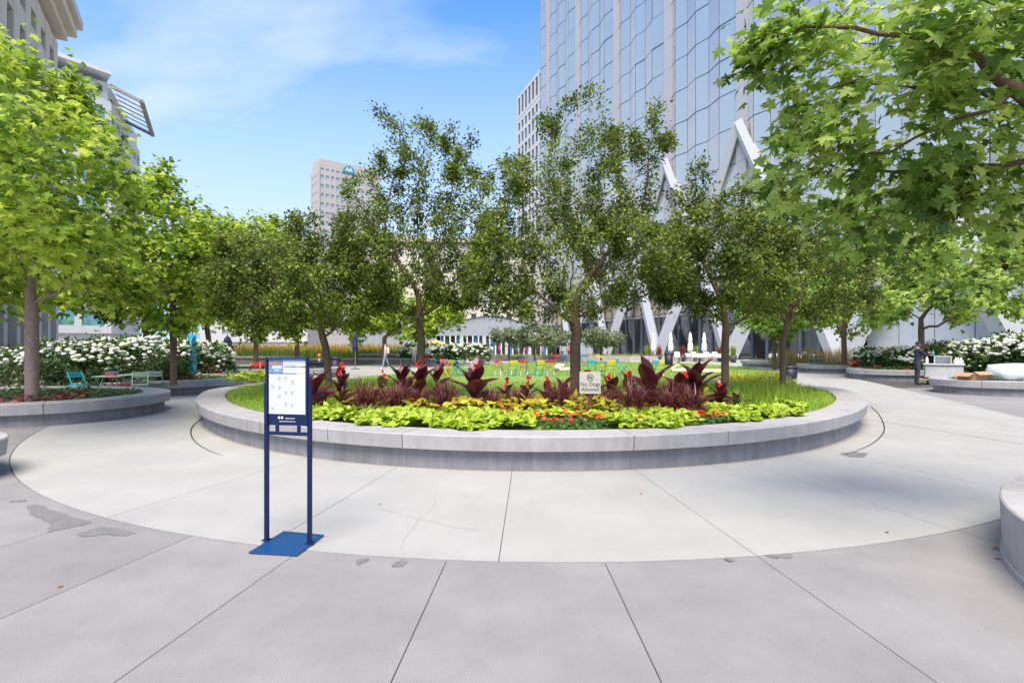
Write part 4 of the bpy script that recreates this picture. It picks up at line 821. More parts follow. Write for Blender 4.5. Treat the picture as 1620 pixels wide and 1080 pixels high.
b = MB(); b.box((c.x, c.y, 6.8), (L, .9, .6), ang); b.build('band', M_cream, r0)
# beige buildings behind the centre
r0 = block('beige_building', 'broad beige building with rows of windows behind the central trees', [(-35, 130), (20, 134), (20, 150), (-35, 150)], 25, M_cream); facade(r0, (-35, 130), (20, 134), 2, 24.5, 20, 6, M_cream, M_winb, .42, .5, .4, pane_alt=M_winp)
b = MB(); b.box((-7.5, 131.6, 25.4), (57, 2.2, 1.0), math.atan2(4, 55)); b.build('cornice', M_cream, r0)
r0 = block('pale_building', 'pale building behind the left tree crowns', [(-66, 122), (-46, 126), (-46, 140), (-66, 140)], 26, mat('pale render', (.6, .58, .55), .8)); facade(r0, (-66, 122), (-46, 126), 2, 25.5, 7, 7, MATS['pale render'], M_winp, .5, .5, .4)
r0 = block('glass_block', 'distant teal glass block peeking above the left trees', [(-120, 205), (-110, 208), (-110, 220), (-120, 220)], 48, M_pale); facade(r0, (-120, 205), (-110, 208), 2, 47.5, 4, 12, M_pale, G_teal, .85, .7, .3)
# grey pavilion
M_met = mat('grey metal cladding', (.36, .38, .41), .45, .05, 2, metal=.3)
Yp = 64.0
pav_ = thing('pavilion', 'grey metal clad pavilion with sloping roof behind the lawn', 'building', (at(690, 560, Yp).x, Yp, 0))
prof = [(560, 524), (640, 520), (700, 516), (735, 507), (772, 500), (800, 504), (838, 514), (875, 525), (940, 527)]
def roofz(px):
    for (a0, b0), (a1, b1) in zip(prof[:-1], prof[1:]):
        if a0 <= px <= a1: return at(px, b0+(b1-b0)*(px-a0)/(a1-a0), Yp).z
    return 3
px_ = 560
while px_ < 936:
    nx_ = px_+10.5; x0, x1 = at(px_, 560, Yp).x+.012, at(nx_, 560, Yp).x-.012; za, zb = roofz(px_), roofz(min(nx_, 940)); lo = 2.55 if 690 < px_ < 880 else 0.0
    b = MB(); b.add([(x0, Yp, lo), (x1, Yp, lo), (x1, Yp, zb), (x0, Yp, za), (x0, Yp+.12, lo), (x1, Yp+.12, lo), (x1, Yp+.12, zb), (x0, Yp+.12, za)], BX); b.build('cladding_panel', M_met, pav_); px_ = nx_
xs = [at(p_[0], 560, Yp).x for p_ in prof]; zs = [at(p_[0], p_[1], Yp).z for p_ in prof]
b = MB(); k = len(xs); b.add([(x, Yp-.15, z+.12) for x, z in zip(xs, zs)]+[(x, Yp+14, z+.12) for x, z in zip(xs, zs)], [(i, i+1, k+i+1, k+i) for i in range(k-1)]); b.build('roof', mat('roof metal', (.34, .36, .40), .4, metal=.4), pav_)
b = MB(); b.box(((xs[0]+xs[-1])/2, Yp+4, 1.3), (xs[-1]-xs[0]-.4, .3, 2.6)); b.build('back_wall', M_dkint, pav_)
for i, px in enumerate(range(694, 880, 9)):
    x = at(px, 560, Yp).x; b = MB(); b.box((x, Yp+.1, 1.27), (.14 if i % 4 else .42, .2, 2.54)); b.build('post', M_white if i % 4 else mat('pav post', (.45, .47, .5), .5), pav_)
    b = MB(); b.box((x+.32, Yp+.3, 1.27), (.42, .03, 2.5)); b.build('door_pane', G_dark if i % 3 else mat('blue panel', (.03, .16, .36), .4), pav_)

# ------------------------------------------------------------------ blue poster stand in the foreground
fl, fr = gnd(422, 857), gnd(490, 862); su = (fr-fl).normalized(); sn = Vector((su.y, -su.x, 0)); SW = (fr-fl).length; mid = (fl+fr)/2
stand = thing('poster_stand', 'navy metal poster stand with calendar on paved ring', 'sign', mid)
b = MB(); cs = [gnd(393, 876), gnd(470, 880.5), gnd(513, 848), gnd(449, 842)]; b.prism([tuple(c[:2]) for c in cs], .005, .017); b.build('base_plate', M_plate, stand, bevel=.003)
topz = at(456, 565, mid.y).z; shz = at(456, 606, mid.y).z
for c, s in ((fl, -1), (fr, 1)):
    b = MB(); b.bar(c+Vector((0, 0, .017)), c+Vector((0, 0, shz)), .036, .030, up=su); b.add([], [])
    b.build('post', M_navy, stand, bevel=.003)
    b = MB(); b.prism([tuple((c+su*x+sn*y)[:2]) for x, y in ((-.032, -.032), (.032, -.032), (.032, .032), (-.032, .032))], .018, .024); b.build('post_foot', M_navy, stand)
zb = lambda py: at(456, py, mid.y).z
b = MB(); b.bar(fl+Vector((0, 0, zb(685.5))), fr+Vector((0, 0, zb(685.5))), .026, .028); b.build('crossbar', M_navy, stand, bevel=.003)
for px in (439, 473):
    b = MB(); p = mid+su*((px-456)/68*SW); b.bar(p+Vector((0, 0, zb(683.5))), p+Vector((0, 0, zb(672))), .022, .022, up=su); b.build('strut', M_navy, stand)
hw = SW/2-.008; fo = Vector((0, 0, 0))
b = MB(); c = mid; ang = math.atan2(su.y, su.x)
zt, zl = topz, zb(672.5); b.box((c.x, c.y, (zt+zl)/2), (2*hw, .022, zt-zl), ang); board = b.build('board', M_navy, stand, bevel=.003)
for s in (-1, 1):
    b = MB(); p = mid+su*s*(hw-.006)+sn*.018; b.bar(p+Vector((0, 0, zl)), p+Vector((0, 0, zt)), .022, .016, up=su); b.build('frame_rail', M_navy, board)
b = MB(); p = mid+sn*.018; b.bar(p-su*hw+Vector((0, 0, zt-.01)), p+su*hw+Vector((0, 0, zt-.01)), .016, .022); b.build('frame_rail', mat('navy edge', (.01, .04, .13), .35), board)
Fs = frame(mid+sn*.0125, su, (0, 0, 1))
def S(px, py, d=0): return Fs @ Vector(((px-456)/68*SW, zb(py), d))       # a point on the board by photo pixel
def quad(name, x0, y0, x1, y1, m, d, par_):
    b_ = MB(); q = [S(x0, y1, d), S(x1, y1, d), S(x1, y0, d), S(x0, y0, d)]; q += [S(x0, y1, d-.0006), S(x1, y1, d-.0006), S(x1, y0, d-.0006), S(x0, y0, d-.0006)]
    b_.add(q, BX); return b_.build(name, m, par_)
M_paper = mat('poster paper', (.58, .59, .61), .35, coat=.3); M_ink = mat('grey ink', (.42, .43, .45), .7); M_inkl = mat('pale ink', (.55, .56, .57), .7)
poster = quad('poster', 427, 568, 484.6, 654.5, M_paper, .001, board)
quad('poster_photo', 427.5, 568.5, 449.5, 590, mat('poster picture', (.16, .26, .42), .5, .5, 60), .0022, poster)
b = MB()
for x0, x1, y0, y1 in ((428, 430, 569, 577), (431, 433, 568.8, 579), (434, 449, 572, 576), (437, 446, 571, 577)): 
    q = [S(x0, y1, .0034), S(x1, y1, .0034), S(x1, y0, .0034), S(x0, y0, .0034)]; b.add(q, [(0, 1, 2, 3)])
b.build('photo_skyline', mat('print brown', (.36, .22, .13), .6), poster)
b = MB()
for i in range(6): x0 = 433+2.6*i; b.add([S(x0, 583, .0036), S(x0+1.7, 583, .0036), S(x0+1.7, 578, .0036), S(x0, 578, .0036)], [(0, 1, 2, 3)])
b.add([S(436, 586, .0036), S(444, 586, .0036), S(444, 584.4, .0036), S(436, 584.4, .0036)], [(0, 1, 2, 3)]); b.build('photo_lettering', M_white, poster)
quad('green_bar', 471, 589.4, 482.5, 590.6, mat('lime bar', (.5, .6, .12), .6), .0022, poster); quad('blue_bar', 427.5, 590, 471, 591, M_navy, .0022, poster); quad('cream_column', 471.5, 592, 482, 650, mat('cream print', (.70, .70, .66), .5), .0022, poster)
def stext(s, px, py, size, m, par_, name, align='LEFT', d=.0026, bold=0):
    o = S(px, py, d); M_ = frame(o, su, (0, 0, 1)); return text_mb(s, size, M_, .0003, align, bold).build(name, m, par_)
stext("WHAT'S HAPPENING AT THE GREEN", 451.5, 580.6, .0125, mat('dark ink', (.08, .09, .12), .7), poster, 'title', bold=.0004)
b = MB(); rr = random.Random(5)
def line(x0, x1, y, h_=.9): b.add([S(x0, y+h_/2, .0027), S(x1, y+h_/2, .0027), S(x1, y-h_/2, .0027), S(x0, y-h_/2, .0027)], [(0, 1, 2, 3)])
def words(x0, x1, y, h_=.9):
    x = x0
    while x < x1: wd = rr.uniform(.8, 2.2); line(x, min(x1, x+wd), y, h_); x += wd+.35
words(451.5, 470, 576.6, .6); words(453, 474, 583.8, .5); b.build('header_lines', M_ink, poster)
for nm, m_, off_ in (('entry_headings', M_ink, 0), ('entry_lines', M_inkl, 3)):
    b = MB()
    for x0, y0 in ((441, 597), (451, 596.5), (461.5, 602), (431, 610), (441.5, 611), (451.5, 619), (461.5, 619), (441.5, 625), (451.5, 637), (461.5, 639), (431, 645)):
        if not off_: line(x0, x0+1, y0-2, 1.0); words(x0, x0+6.2, y0, 1.0); words(x0, x0+4.5, y0+1.5, 1.0)
        else:
            for q_ in range(3): words(x0, x0+rr.uniform(4, 6.5), y0+3+1.3*q_, .5)
    b.build(nm, m_, poster)
stext('@thegreenat320', 461, 661.8, .0125, M_white, board, 'handle_lettering', 'CENTER', .003, .0003); stext('thegreenat320southcanal.com', 456.5, 666.6, .0125, M_white, board, 'web_lettering', 'CENTER', .003, .0003)
for px in (443.5, 448.2):
    b = MB(); k = 16; ctr = S(px, 660.2, .003); b.add([ctr+su*(.0115*math.cos(2*math.pi*i/k))+Vector((0, 0, .0115*math.sin(2*math.pi*i/k))) for i in range(k)], [tuple(range(k))]); b.build('round_icon', M_white, board)

# ------------------------------------------------------------------ no dogs sign
Yn = 9.35; xs_ = lambda px: at(px, 600, Yn).x
nod = thing('notice_sign', 'beige notice sign reading No Dogs Allowed in the flower bed', 'sign', (xs_(933.5), Yn, .42))
M_tan = mat('tan sign panel', (.46, .42, .36), .55, .04, 12); M_blk = mat('black print', (.03, .03, .03), .6)
b = MB(); cx_ = xs_(933.5); z0, z1 = at(0, 622.5, Yn).z, at(0, 588, Yn).z; b.box((cx_, Yn, (z0+z1)/2), (xs_(949.8)-xs_(916.3), .022, z1-z0)); pan = b.build('panel', M_tan, nod, bevel=.002)
b = MB(); b.box((cx_, Yn+.025, (.40+z0+.1)/2), (.06, .028, z0+.1-.40)); b.build('post', mat('dark red post', (.10, .03, .035), .6), nod)
Fn = frame((cx_, Yn-.0122, 0), (1, 0, 0), (0, 0, 1)); tz = lambda py: at(0, py, Yn).z
for s, py in (('No Dogs', 610.2), ('Allowed', 618.2)):
    text_mb(s, .088, Fn @ Matrix.Translation((0, tz(py), .001)), .0006).build('lettering', M_blk, pan)
b = MB(); k = 32; cz = tz(597); r1, r2 = .057, .048
for i in range(k):
    a0, a1 = 2*math.pi*i/k, 2*math.pi*(i+1)/k; b.add([Fn @ Vector((r*math.cos(a_), cz+r*math.sin(a_), .0015)) for r, a_ in ((r1, a0), (r1, a1), (r2, a1), (r2, a0))], [(0, 1, 2, 3)])
b.bar(Fn @ Vector((-.036, cz+.036, .0015)), Fn @ Vector((.036, cz-.036, .0015)), .008, .001, up=(0, -1, 0)); b.build('ban_ring', M_blk, pan)
dog = [(-.032, -.028), (-.024, -.028), (-.02, -.006), (.012, -.006), (.014, -.028), (.022, -.028), (.022, .004), (.036, .012), (.034, .02), (.022, .024), (.014, .01), (-.02, .008), (-.034, .022), (-.03, .004)]
b = MB(); b.add([Fn @ Vector((x, cz+y, .0016)) for x, y in dog], [tuple(range(len(dog)))]); b.build('dog_figure', M_blk, pan)

# ------------------------------------------------------------------ bistro furniture
COLS = {'sage green': (.36, .46, .36), 'red': (.52, .03, .02), 'turquoise': (.04, .36, .42), 'yellow': (.70, .52, .03), 'blue': (.04, .16, .34), 'pink': (.62, .10, .14), 'pale': (.55, .56, .52)}
cmat = lambda c: mat(c+' painted metal', COLS[c], .4)
protoC = {}; protoT = {}
def bist_chair(color, loc, rz, label, color2=None, s=1.0):
    key = (color, color2)
    root = thing('folding_chair', label, 'chair', loc, rz or .001, 'folding bistro chairs'); root.scale = (s, s, s)
    if key not in protoC:
        m1, m2 = cmat(color), cmat(color2 or color); L = []
        b = MB()
        for i in range(5): b.box((0, -.17+.085*i, .45), (.40, .07, .018))
        b.box((-.19, 0, .437), (.02, .4, .012)); b.box((.19, 0, .437), (.02, .4, .012)); L.append(('seat', b, m1))
        b = MB()
        for z in (.70, .79): b.box((0, .262-(z-.7)*-.25, z), (.40, .02, .075))
        L.append(('backrest', b, m1))
        for sx in (-.2, .2):
            b = MB(); b.bar((sx, -.24, 0), (sx, .29, .84), .022, .022); L.append(('long_leg', b, m2))
            b = MB(); b.bar((sx*.9, .24, 0), (sx*.9, -.2, .45), .022, .022); L.append(('short_leg', b, m2))
        b = MB(); b.bar((-.2, -.2, .07), (.2, -.2, .07), .016); b.bar((-.18, .2, .07), (.18, .2, .07), .016); L.append(('stretcher', b, m2))
        protoC[key] = []
        for nm, b, m_ in L:
            o = b.build(nm, m_, root); protoC[key].append(o)
    else:
        for o in protoC[key]:
            c_ = o.copy(); COL.objects.link(c_); c_.parent = root
    return root
def bist_table(color, loc, rz, label, s=1.0):
    root = thing('folding_table', label, 'table', loc, rz or .001, 'folding bistro tables'); root.scale = (s, s, s)
    if color not in protoT:
        m1 = cmat(color); b = MB(); b.box((0, 0, .72), (.72, .62, .022)); top = b.build('tabletop', m1, root); L = [top]
        for sx in (-.28, .28):
            for sy in (-1, 1): b = MB(); b.bar((sx*(1 if sy > 0 else .92), -.26*sy, 0), (sx*(1 if sy > 0 else .92), .26*sy, .71), .022); L.append(b.build('leg', m1, root))
        b = MB(); b.bar((-.28, -.24, .05), (.28, -.24, .05), .016); b.bar((-.26, .24, .05), (.26, .24, .05), .016); L.append(b.build('stretcher', m1, root)); protoT[color] = L
    else:
        for o in protoT[color]: c_ = o.copy(); COL.objects.link(c_); c_.parent = root
    return root
def gp(px, Y): p = at(px, 560, Y); return (p.x, Y, .004)
bist_table('sage green', gp(174, 16.9), .2, 'sage green table behind the leftmost planter tip'); bist_chair('red', gp(189, 17.0), 2.8, 'red chair between the two sage green tables'); bist_chair('blue', gp(184, 18.0), 3.3, 'blue chair just behind the red chair at left')
bist_table('sage green', gp(213, 17.8), -.1, 'sage green table beside the lone sage chair'); bist_chair('sage green', gp(221, 17.2), .5, 'sage green chair in front of its table at left'); bist_chair('sage green', gp(247, 18.0), 3.5, 'lone sage green chair facing the blue pillar planter')
bist_chair('turquoise', gp(127, 17.2), 1.2, 'turquoise chair half hidden behind left planter flowers'); bist_chair('red', gp(344, 23.6), 1.4, 'red chair right behind the blue pillar planter'); bist_table('pale', gp(326, 24), .2, 'pale table behind the blue pillar')
bist_chair('red', gp(316, 23.8), 4.4, 'red chair left of the pale table'); bist_table('sage green', gp(386, 25.2), .1, 'sage green table beside the turquoise chair'); bist_chair('turquoise', gp(373, 25.3), 1.9, 'turquoise chair at left behind the grass'); bist_chair('red', gp(403, 25.2), .3, 'red chair left of the blue poster stand'); bist_chair('red', gp(420, 26.2), .9, 'red chair half hidden by the blue poster stand')
lawn_f = [('pink', None, 705, 30, .4, 'pink chair at the left end of the lawn'), ('yellow', None, 708, 28.8, 4.2, 'yellow chair at the left end of the lawn'), ('turquoise', None, 722, 29.2, 2.2, 'turquoise chair beside the yellow one at lawn left'), ('yellow', 'turquoise', 738, 29.0, 1.2, 'yellow chair left of the big red canna flower'), ('red', 'pale', 789, 29.5, 3.1, 'red backed chair, first right of the big canna'),
          ('yellow', 'turquoise', 811, 28.6, 3.4, 'yellow and turquoise chair, left one of its pair'), ('red', 'pale', 830, 29.5, 3.0, 'red backed chair between the two yellow and turquoise chairs'), ('yellow', 'turquoise', 853, 28.6, 3.4, 'yellow and turquoise chair, right one of its pair'), ('red', 'pale', 871, 29.5, 3.1, 'red backed chair nearest the central trunk at left'),
          ('turquoise', None, 936, 29, 3.0, 'turquoise chair just right of the central trunk'), ('yellow', None, 965, 28.4, 3.2, 'yellow chair directly right of the no dogs sign'), ('turquoise', None, 984, 30, 1.0, 'turquoise chair right of the yellow chair on lawn'), ('pink', None, 1020, 31, 3.1, 'pink chair at the right end of the lawn'), ('yellow', None, 1043, 28.8, 3.1, 'yellow chair at the right end of the lawn'), ('turquoise', None, 1032, 28.2, 3.6, 'turquoise chair beside the right yellow chair'), ('red', None, 880, 42, 3, 'small far red chair left of the central trunk'), ('blue', None, 893, 42, 3, 'small far blue chair beside the far red one'), ('blue', None, 925, 42, 3, 'far blue chair right of the central trunk'), ('yellow', None, 948, 40, 3, 'far yellow chair right of the central trunk')]
for c1, c2, px, Y, rz, lab in lawn_f: bist_chair(c1, (at(px, 560, Y).x, Y, .03), rz, lab, c2)
for c1, px, Y, lab in [('turquoise', 716, 30.4, 'turquoise table at the left end of the lawn'), ('pale', 800, 29.4, 'pale table between the first lawn chairs'), ('turquoise', 841, 29.6, 'turquoise table between the yellow and turquoise chairs'), ('turquoise', 950, 29.6, 'turquoise table behind the no dogs sign'), ('pale', 1005, 29.8, 'pale table at the right end of the lawn'), ('blue', 886, 42.6, 'far blue table left of the central trunk')]: bist_table(c1, (at(px, 560, Y).x, Y, .03), .1, lab)
bist_chair('red', gp(1357, 29.2), 1.8, 'bright red chair at right beside the slim planter'); bist_table('turquoise', gp(1377, 30), 0, 'turquoise table between the two red chairs at right'); bist_chair('red', gp(1393, 29.6), 3.0, 'red chair partly hidden by the planter behind the man'); bist_chair('turquoise', gp(1405, 29.9), 1.0, 'turquoise chair beside the hidden red chair'); bist_table('turquoise', gp(1290, 36), 0, 'turquoise table near the steel V column'); bist_table('blue', gp(1322, 35), 0, 'blue table behind the slim tree planter'); bist_table('turquoise', gp(1352, 35.5), 0, 'turquoise table behind the bright red chair')
# loungers
M_cush = mat('cream cushion', (.66, .58, .42), .8, .06, 6)
for i, (px, Y, rz) in enumerate([(897, 34, .5), (1085, 33, -.4), (1120, 32, -.2)]):
    root = thing('lounge_cushion', ['cream lounge cushion left of the central trunk', 'cream lounge cushion right of the dark canna clump', 'cream lounge cushion nearest the right trunk on lawn'][i], 'lounger', (at(px, 560, Y).x, Y, .03), rz, 'cream lounge cushions on the lawn')
    b = MB(); b.box((0, 0, .12), (1.5, .75, .2)); b.build('seat_pad', M_cush, root, bevel=.06); b = MB(); b.box((-.6, 0, .3), (.5, .72, .14), M=Matrix.Rotation(-.5, 4, 'Y')); b.build('head_pad', M_cush, root, bevel=.05)
# ------------------------------------------------------------------ pillar, parasols, bins, benches
Yb = 22.6; bx_ = at(304.5, 560, Yb).x
r0 = thing('info_pillar', 'sky blue pillar with white lettering by the left hydrangeas', 'pillar', (bx_, Yb, 0)); M_sky = mat('sky blue paint', (.02, .33, .58), .4)
b = MB(); b.box((bx_, Yb, .86), (.24, .24, .9)); b.build('lower_body', M_sky, r0, bevel=.02); b = MB(); b.box((bx_-.02, Yb, 1.68), (.24, .2, .7)); up_ = b.build('upper_body', M_sky, r0, bevel=.02)
b = MB(); b.box((bx_, Yb-.125, 1.02), (.16, .012, .26)); b.build('call_panel', mat('panel grey', (.4, .42, .42), .3, metal=.6), r0); b = MB(); b.box((bx_+.02, Yb-.135, 1.06), (.06, .012, .06)); b.build('button', M_white, r0)
b = MB(); b.box((bx_, Yb, .22), (.30, .30, .44)); b.build('foot', M_sky, r0, bevel=.02); b = MB(); b.tube([(bx_, Yb, 2.0), (bx_-.01, Yb, 2.16)], .03, 8); b.lathe([(.04, 2.15), (.1, 2.18), (.09, 2.28), (.03, 2.31)], (bx_-.01, Yb, 0), 12); b.build('beacon', M_sky, r0, True)
text_mb('EMERGENCY', .085, Matrix.Translation((bx_+.03, Yb-.104, 1.40)) @ Matrix.Rotation(R(90), 4, 'X') @ Matrix.Rotation(R(90), 4, 'Z'), .001, 'LEFT').build('lettering', M_white, up_)
def folded_parasol(label, px, Y, z0, z1, cm, pole=None, r_=.16, base=True, group='closed parasols'):
    x = at(px, 560, Y).x; root = thing('parasol', label, 'parasol', (x, Y, 0), group=group); b = MB(); b.tube([(x, Y, 0), (x, Y, z1+.08)], .03, 8); b.build('pole', pole or M_steel, root)
    b = MB(); H_ = z1-z0; b.lathe([(r_*.85, z0), (r_*1.05, z0+.12*H_), (r_*.95, z0+.4*H_), (r_*.62, z0+.5*H_), (r_*.8, z0+.62*H_), (r_*.45, z0+.9*H_), (.03, z1)], (x, Y, 0), 16, lambda k, z: 1+.16*(k % 2)); b.build('canopy', cm, root, True)
    b = MB(); b.lathe([(.3, 0), (.3, .05), (.06, .1)], (x, Y, .004), 16); b.build('base', pole or M_steel, root)
M_nvf = mat('navy fabric', (.015, .022, .10), .8); M_whf = mat('white fabric', (.74, .73, .70), .85, .05, 5)
folded_parasol('closed navy parasol on grey pole left of the lawn', 562, 37, 1.25, 2.35, M_nvf); folded_parasol('closed navy parasol behind the blue pillar', 360, 30, 1.1, 2.1, M_nvf, r_=.26)
for i, px in enumerate((1034, 1061, 1092, 1114)): folded_parasol(['closed white parasol, leftmost at the restaurant terrace', 'closed white parasol, second from left at the restaurant terrace', 'closed white parasol, third from left at the restaurant terrace', 'closed white parasol nearest the right dark trunk'][i], px, 54, .9, 2.75, M_whf, r_=.22)
r0 = thing('parasol', 'open yellow parasol behind the second trunk', 'parasol', (at(690, 560, 52).x, 52, 0)); b = MB(); b.tube([(r0.location.x, 52, 0), (r0.location.x, 52, 2.0)], .03, 6); b.build('pole', M_steel, r0); b = MB(); b.lathe([(1.25, 1.55), (.9, 1.72), (.05, 2.0)], (r0.location.x, 52, 0), 8); b.build('canopy', mat('yellow fabric', (.75, .55, .04), .8), r0)
def bin_(label, px, Y, s=1):
    x = at(px, 560, Y).x; r_ = thing('litter_bin', label, 'bin', (x, Y, 0), group='dark litter bins'); b = MB(); b.lathe([(.27, 0), (.30, .1), (.33, .86*s)], (x, Y, .004), 18); b.build('body', mat('bin navy', (.014, .014, .035), .5), r_, True); b = MB(); b.lathe([(.35, .86*s), (.36, .86*s+.04), (.3, .86*s+.1), (.12, .86*s+.1)], (x, Y, .004), 18); b.build('rim', mat('bin rim', (.02, .02, .04), .4), r_)
bin_('dark litter bin right of the blue poster stand', 530, 30.5); bin_('dark litter bin at the right edge of the lawn', 1058, 44); bin_('dark litter bin just right of the rightmost dark trunk', 1250, 27, .62)
for i, (x0, x1, Y, h_) in enumerate([(490, 690, 45.5, .5), (560, 660, 47, .85), (330, 480, 44, .7)]):
    a_ = at(x0, 560, Y).x; c_ = at(x1, 560, Y).x; r_ = thing('bench_wall', ['long low grey bench wall behind the walking person', 'higher grey bench wall in front of prairie planting', 'grey bench wall behind the red chairs at left'][i], 'wall', ((a_+c_)/2, Y, 0)); n = 5
    for k in range(n): b = MB(); b.box((a_+(c_-a_)*(k+.5)/n, Y, h_-.06), ((c_-a_)/n-.02, .6, .12)); b.build('cap_stone', M_cap, r_); b = MB(); b.box((a_+(c_-a_)*(k+.5)/n, Y+.03, (h_-.12)/2), ((c_-a_)/n-.005, .46, h_-.122)); b.build('wall_block', M_wall, r_)
r_ = thing('curved_bench', 'curved low grey wall along the back of the lawn', 'wall', (6, 54, 0))
for k in range(16):
    x0 = -4+k*1.5; b = MB(); b.box((x0+.75, 54.2-.02*(k-8)**2*.6, .25), (1.47, .6, .5), -(k-8)*.018); b.build('wall_block', M_cap, r_)
n = 3000; P_ = np.column_stack([rnd.uniform(-4, 20, n), rnd.uniform(55, 57, n), np.full(n, .3)]); V, Fc, k = blades(P_, rnd.uniform(.2, .5, n), rnd.uniform(.04, .09, n), rnd.uniform(.02, .2, n), rnd, 2)
tag(npmesh('border_plants', V, Fc, leafmat('border', (.12, .22, .03), (.25, .34, .05), (.66, .55, .05), .3), None, np.repeat(rnd.random(n), k)), 'green and yellow border planting behind the lawn wall', 'plants', kind='stuff')
# draped table with orange topped dispenser beside the poster stand
x = at(505, 560, 29).x; r_ = thing('draped_table', 'table under a black cloth right beside the blue poster stand', 'table', (x, 29, 0)); b = MB(); b.box((x, 29, .72), (1.05, .6, .03)); b.build('tabletop', M_blk, r_)
for sx in (-.45, .45): b = MB(); b.box((x+sx, 29, .35), (.04, .5, .7)); b.build('leg', M_blk, r_)
b = MB(); vs_ = [(x-.55+1.1*i/12, 28.68+(.02 if i % 2 else -.02), z+(0 if z > .5 else .05*(i % 3))) for z in (.74, .3) for i in range(13)]; b.add(vs_, [(i, i+1, 14+i, 13+i) for i in range(12)]); b.build('cloth', mat('black cloth', (.012, .014, .03), .9), r_)
xx = at(505, 560, 29).x; r_ = thing('dispenser', 'white dispenser with orange top on the black table', 'dispenser', (xx, 29, .735)); b = MB(); b.lathe([(.06, .735), (.06, .9), (.04, .95)], (xx, 29, 0), 12); b.build('body', M_white, r_, True); b = MB(); b.lathe([(.05, .95), (.1, 1.0), (.11, 1.08), (.07, 1.17), (.01, 1.19)], (xx, 29, 0), 12); b.build('top', mat('orange plastic', (.62, .17, .03), .5), r_, True)
# restaurant terrace: white tables, pots
for i, (px, Y) in enumerate([(1068, 56), (1085, 54), (1105, 53), (1125, 54), (1140, 52), (1265, 50), (1225, 52), (1290, 50)]):
    x = at(px, 560, Y).x; r_ = thing('cafe_table', 'white clothed cafe table '+['behind the second terrace parasol', 'behind the dark canna tips', 'left of the last white parasol', 'right of the last white parasol', 'against the right dark trunk', 'right of the rightmost dark trunk', 'beside the steel V column', 'farthest right by the windows'][i], 'table', (x, Y, 0), group='white cafe tables on the terrace')
    b = MB(); b.lathe([(.5, .4), (.46, .74), (.45, .76)], (x, Y, 0), 14, lambda k, z: 1+.06*(k % 2) if z < .5 else 1); b.build('cloth', M_white, r_); b = MB(); b.tube([(x, Y, 0), (x, Y, .7)], .05, 8); b.build('leg', M_steel, r_)
for i, px in enumerate((1072, 1098, 1118, 1132, 1150, 1240, 1275)):
    Y = 52.5; x = at(px, 560, Y).x; r_ = thing('wicker_chair', ['pale wicker chair, leftmost on the terrace', 'pale wicker chair, second from left on the terrace', 'pale wicker chair, third from left on the terrace', 'pale wicker chair, fourth from left on the terrace', 'pale wicker chair behind the right dark trunk', 'pale wicker chair right of the V column', 'pale wicker chair at the far right windows'][i], 'chair', (x, Y, 0), group='wicker terrace chairs'); M_wk = mat('wicker', (.50, .42, .32), .8, .25, 25)
    b = MB(); b.box((x, Y, .44), (.5, .5, .06)); b.build('seat', M_wk, r_); b = MB(); b.box((x, Y+.22, .7), (.5, .05, .46)); b.build('backrest', M_white, r_)
    for sx in (-.22, .22):
        for sy in (-.22, .22): b = MB(); b.box((x+sx, Y+sy, .21), (.04, .04, .41)); b.build('leg', M_wk, r_)
for i, (px, Y, lm) in enumerate([(1024, 55, L_gr), (1043, 54, L_red), (1063, 55, L_gr), (1080, 53, L_red), (1100, 56, L_gr), (1140, 52, L_red), (1160, 50, L_gr), (1150, 52.5, L_gr)]):
    x = at(px, 560, Y).x; r_ = thing('potted_plant', ['green potted plant left of the first white parasol', 'dark red potted plant right of the first white parasol', 'green potted plant behind the second parasol', 'dark red potted plant between second and third parasol', 'green potted plant behind the third parasol', 'dark red potted plant left of the right dark trunk', 'pale green potted plant right of the right dark trunk', 'green potted plant behind the right dark trunk'][i], 'plant', (x, Y, 0), group='potted terrace plants')
    b = MB(); b.lathe([(.2, 0), (.3, .3), (.32, .6), (.27, .62)], (x, Y, 0), 14); b.build('pot', mat('pot', (.06, .055, .06), .5), r_, True)
    rr = np.random.default_rng(700+i); n = 90; pos = np.tile([x, Y, .6], (n, 1))+rr.normal(0, .08, (n, 3))*np.array([1, 1, .3]); V, Fc, k = blades(pos, rr.uniform(.4, 1.1, n), rr.uniform(.05, .09, n), rr.uniform(.1, .5, n), rr, 3); npmesh('leaves', V, Fc, lm, r_, np.repeat(rr.random(n), k), kind='stuff')
# white shelf stand and scooter-like stand far behind
x = at(697, 560, 53).x; r_ = thing('shelf_stand', 'white and blue shelf stand by the pavilion doors', 'stand', (x, 53, 0)); 
for k in range(4): b = MB(); b.box((x, 53, .35+.35*k), (1.0, .4, .06)); b.build('shelf', M_white, r_)
for sx in (-.5, .5): b = MB(); b.box((x+sx, 53, .8), (.06, .42, 1.6)); b.build('side_panel', mat('shelf blue', (.03, .25, .5), .5), r_)
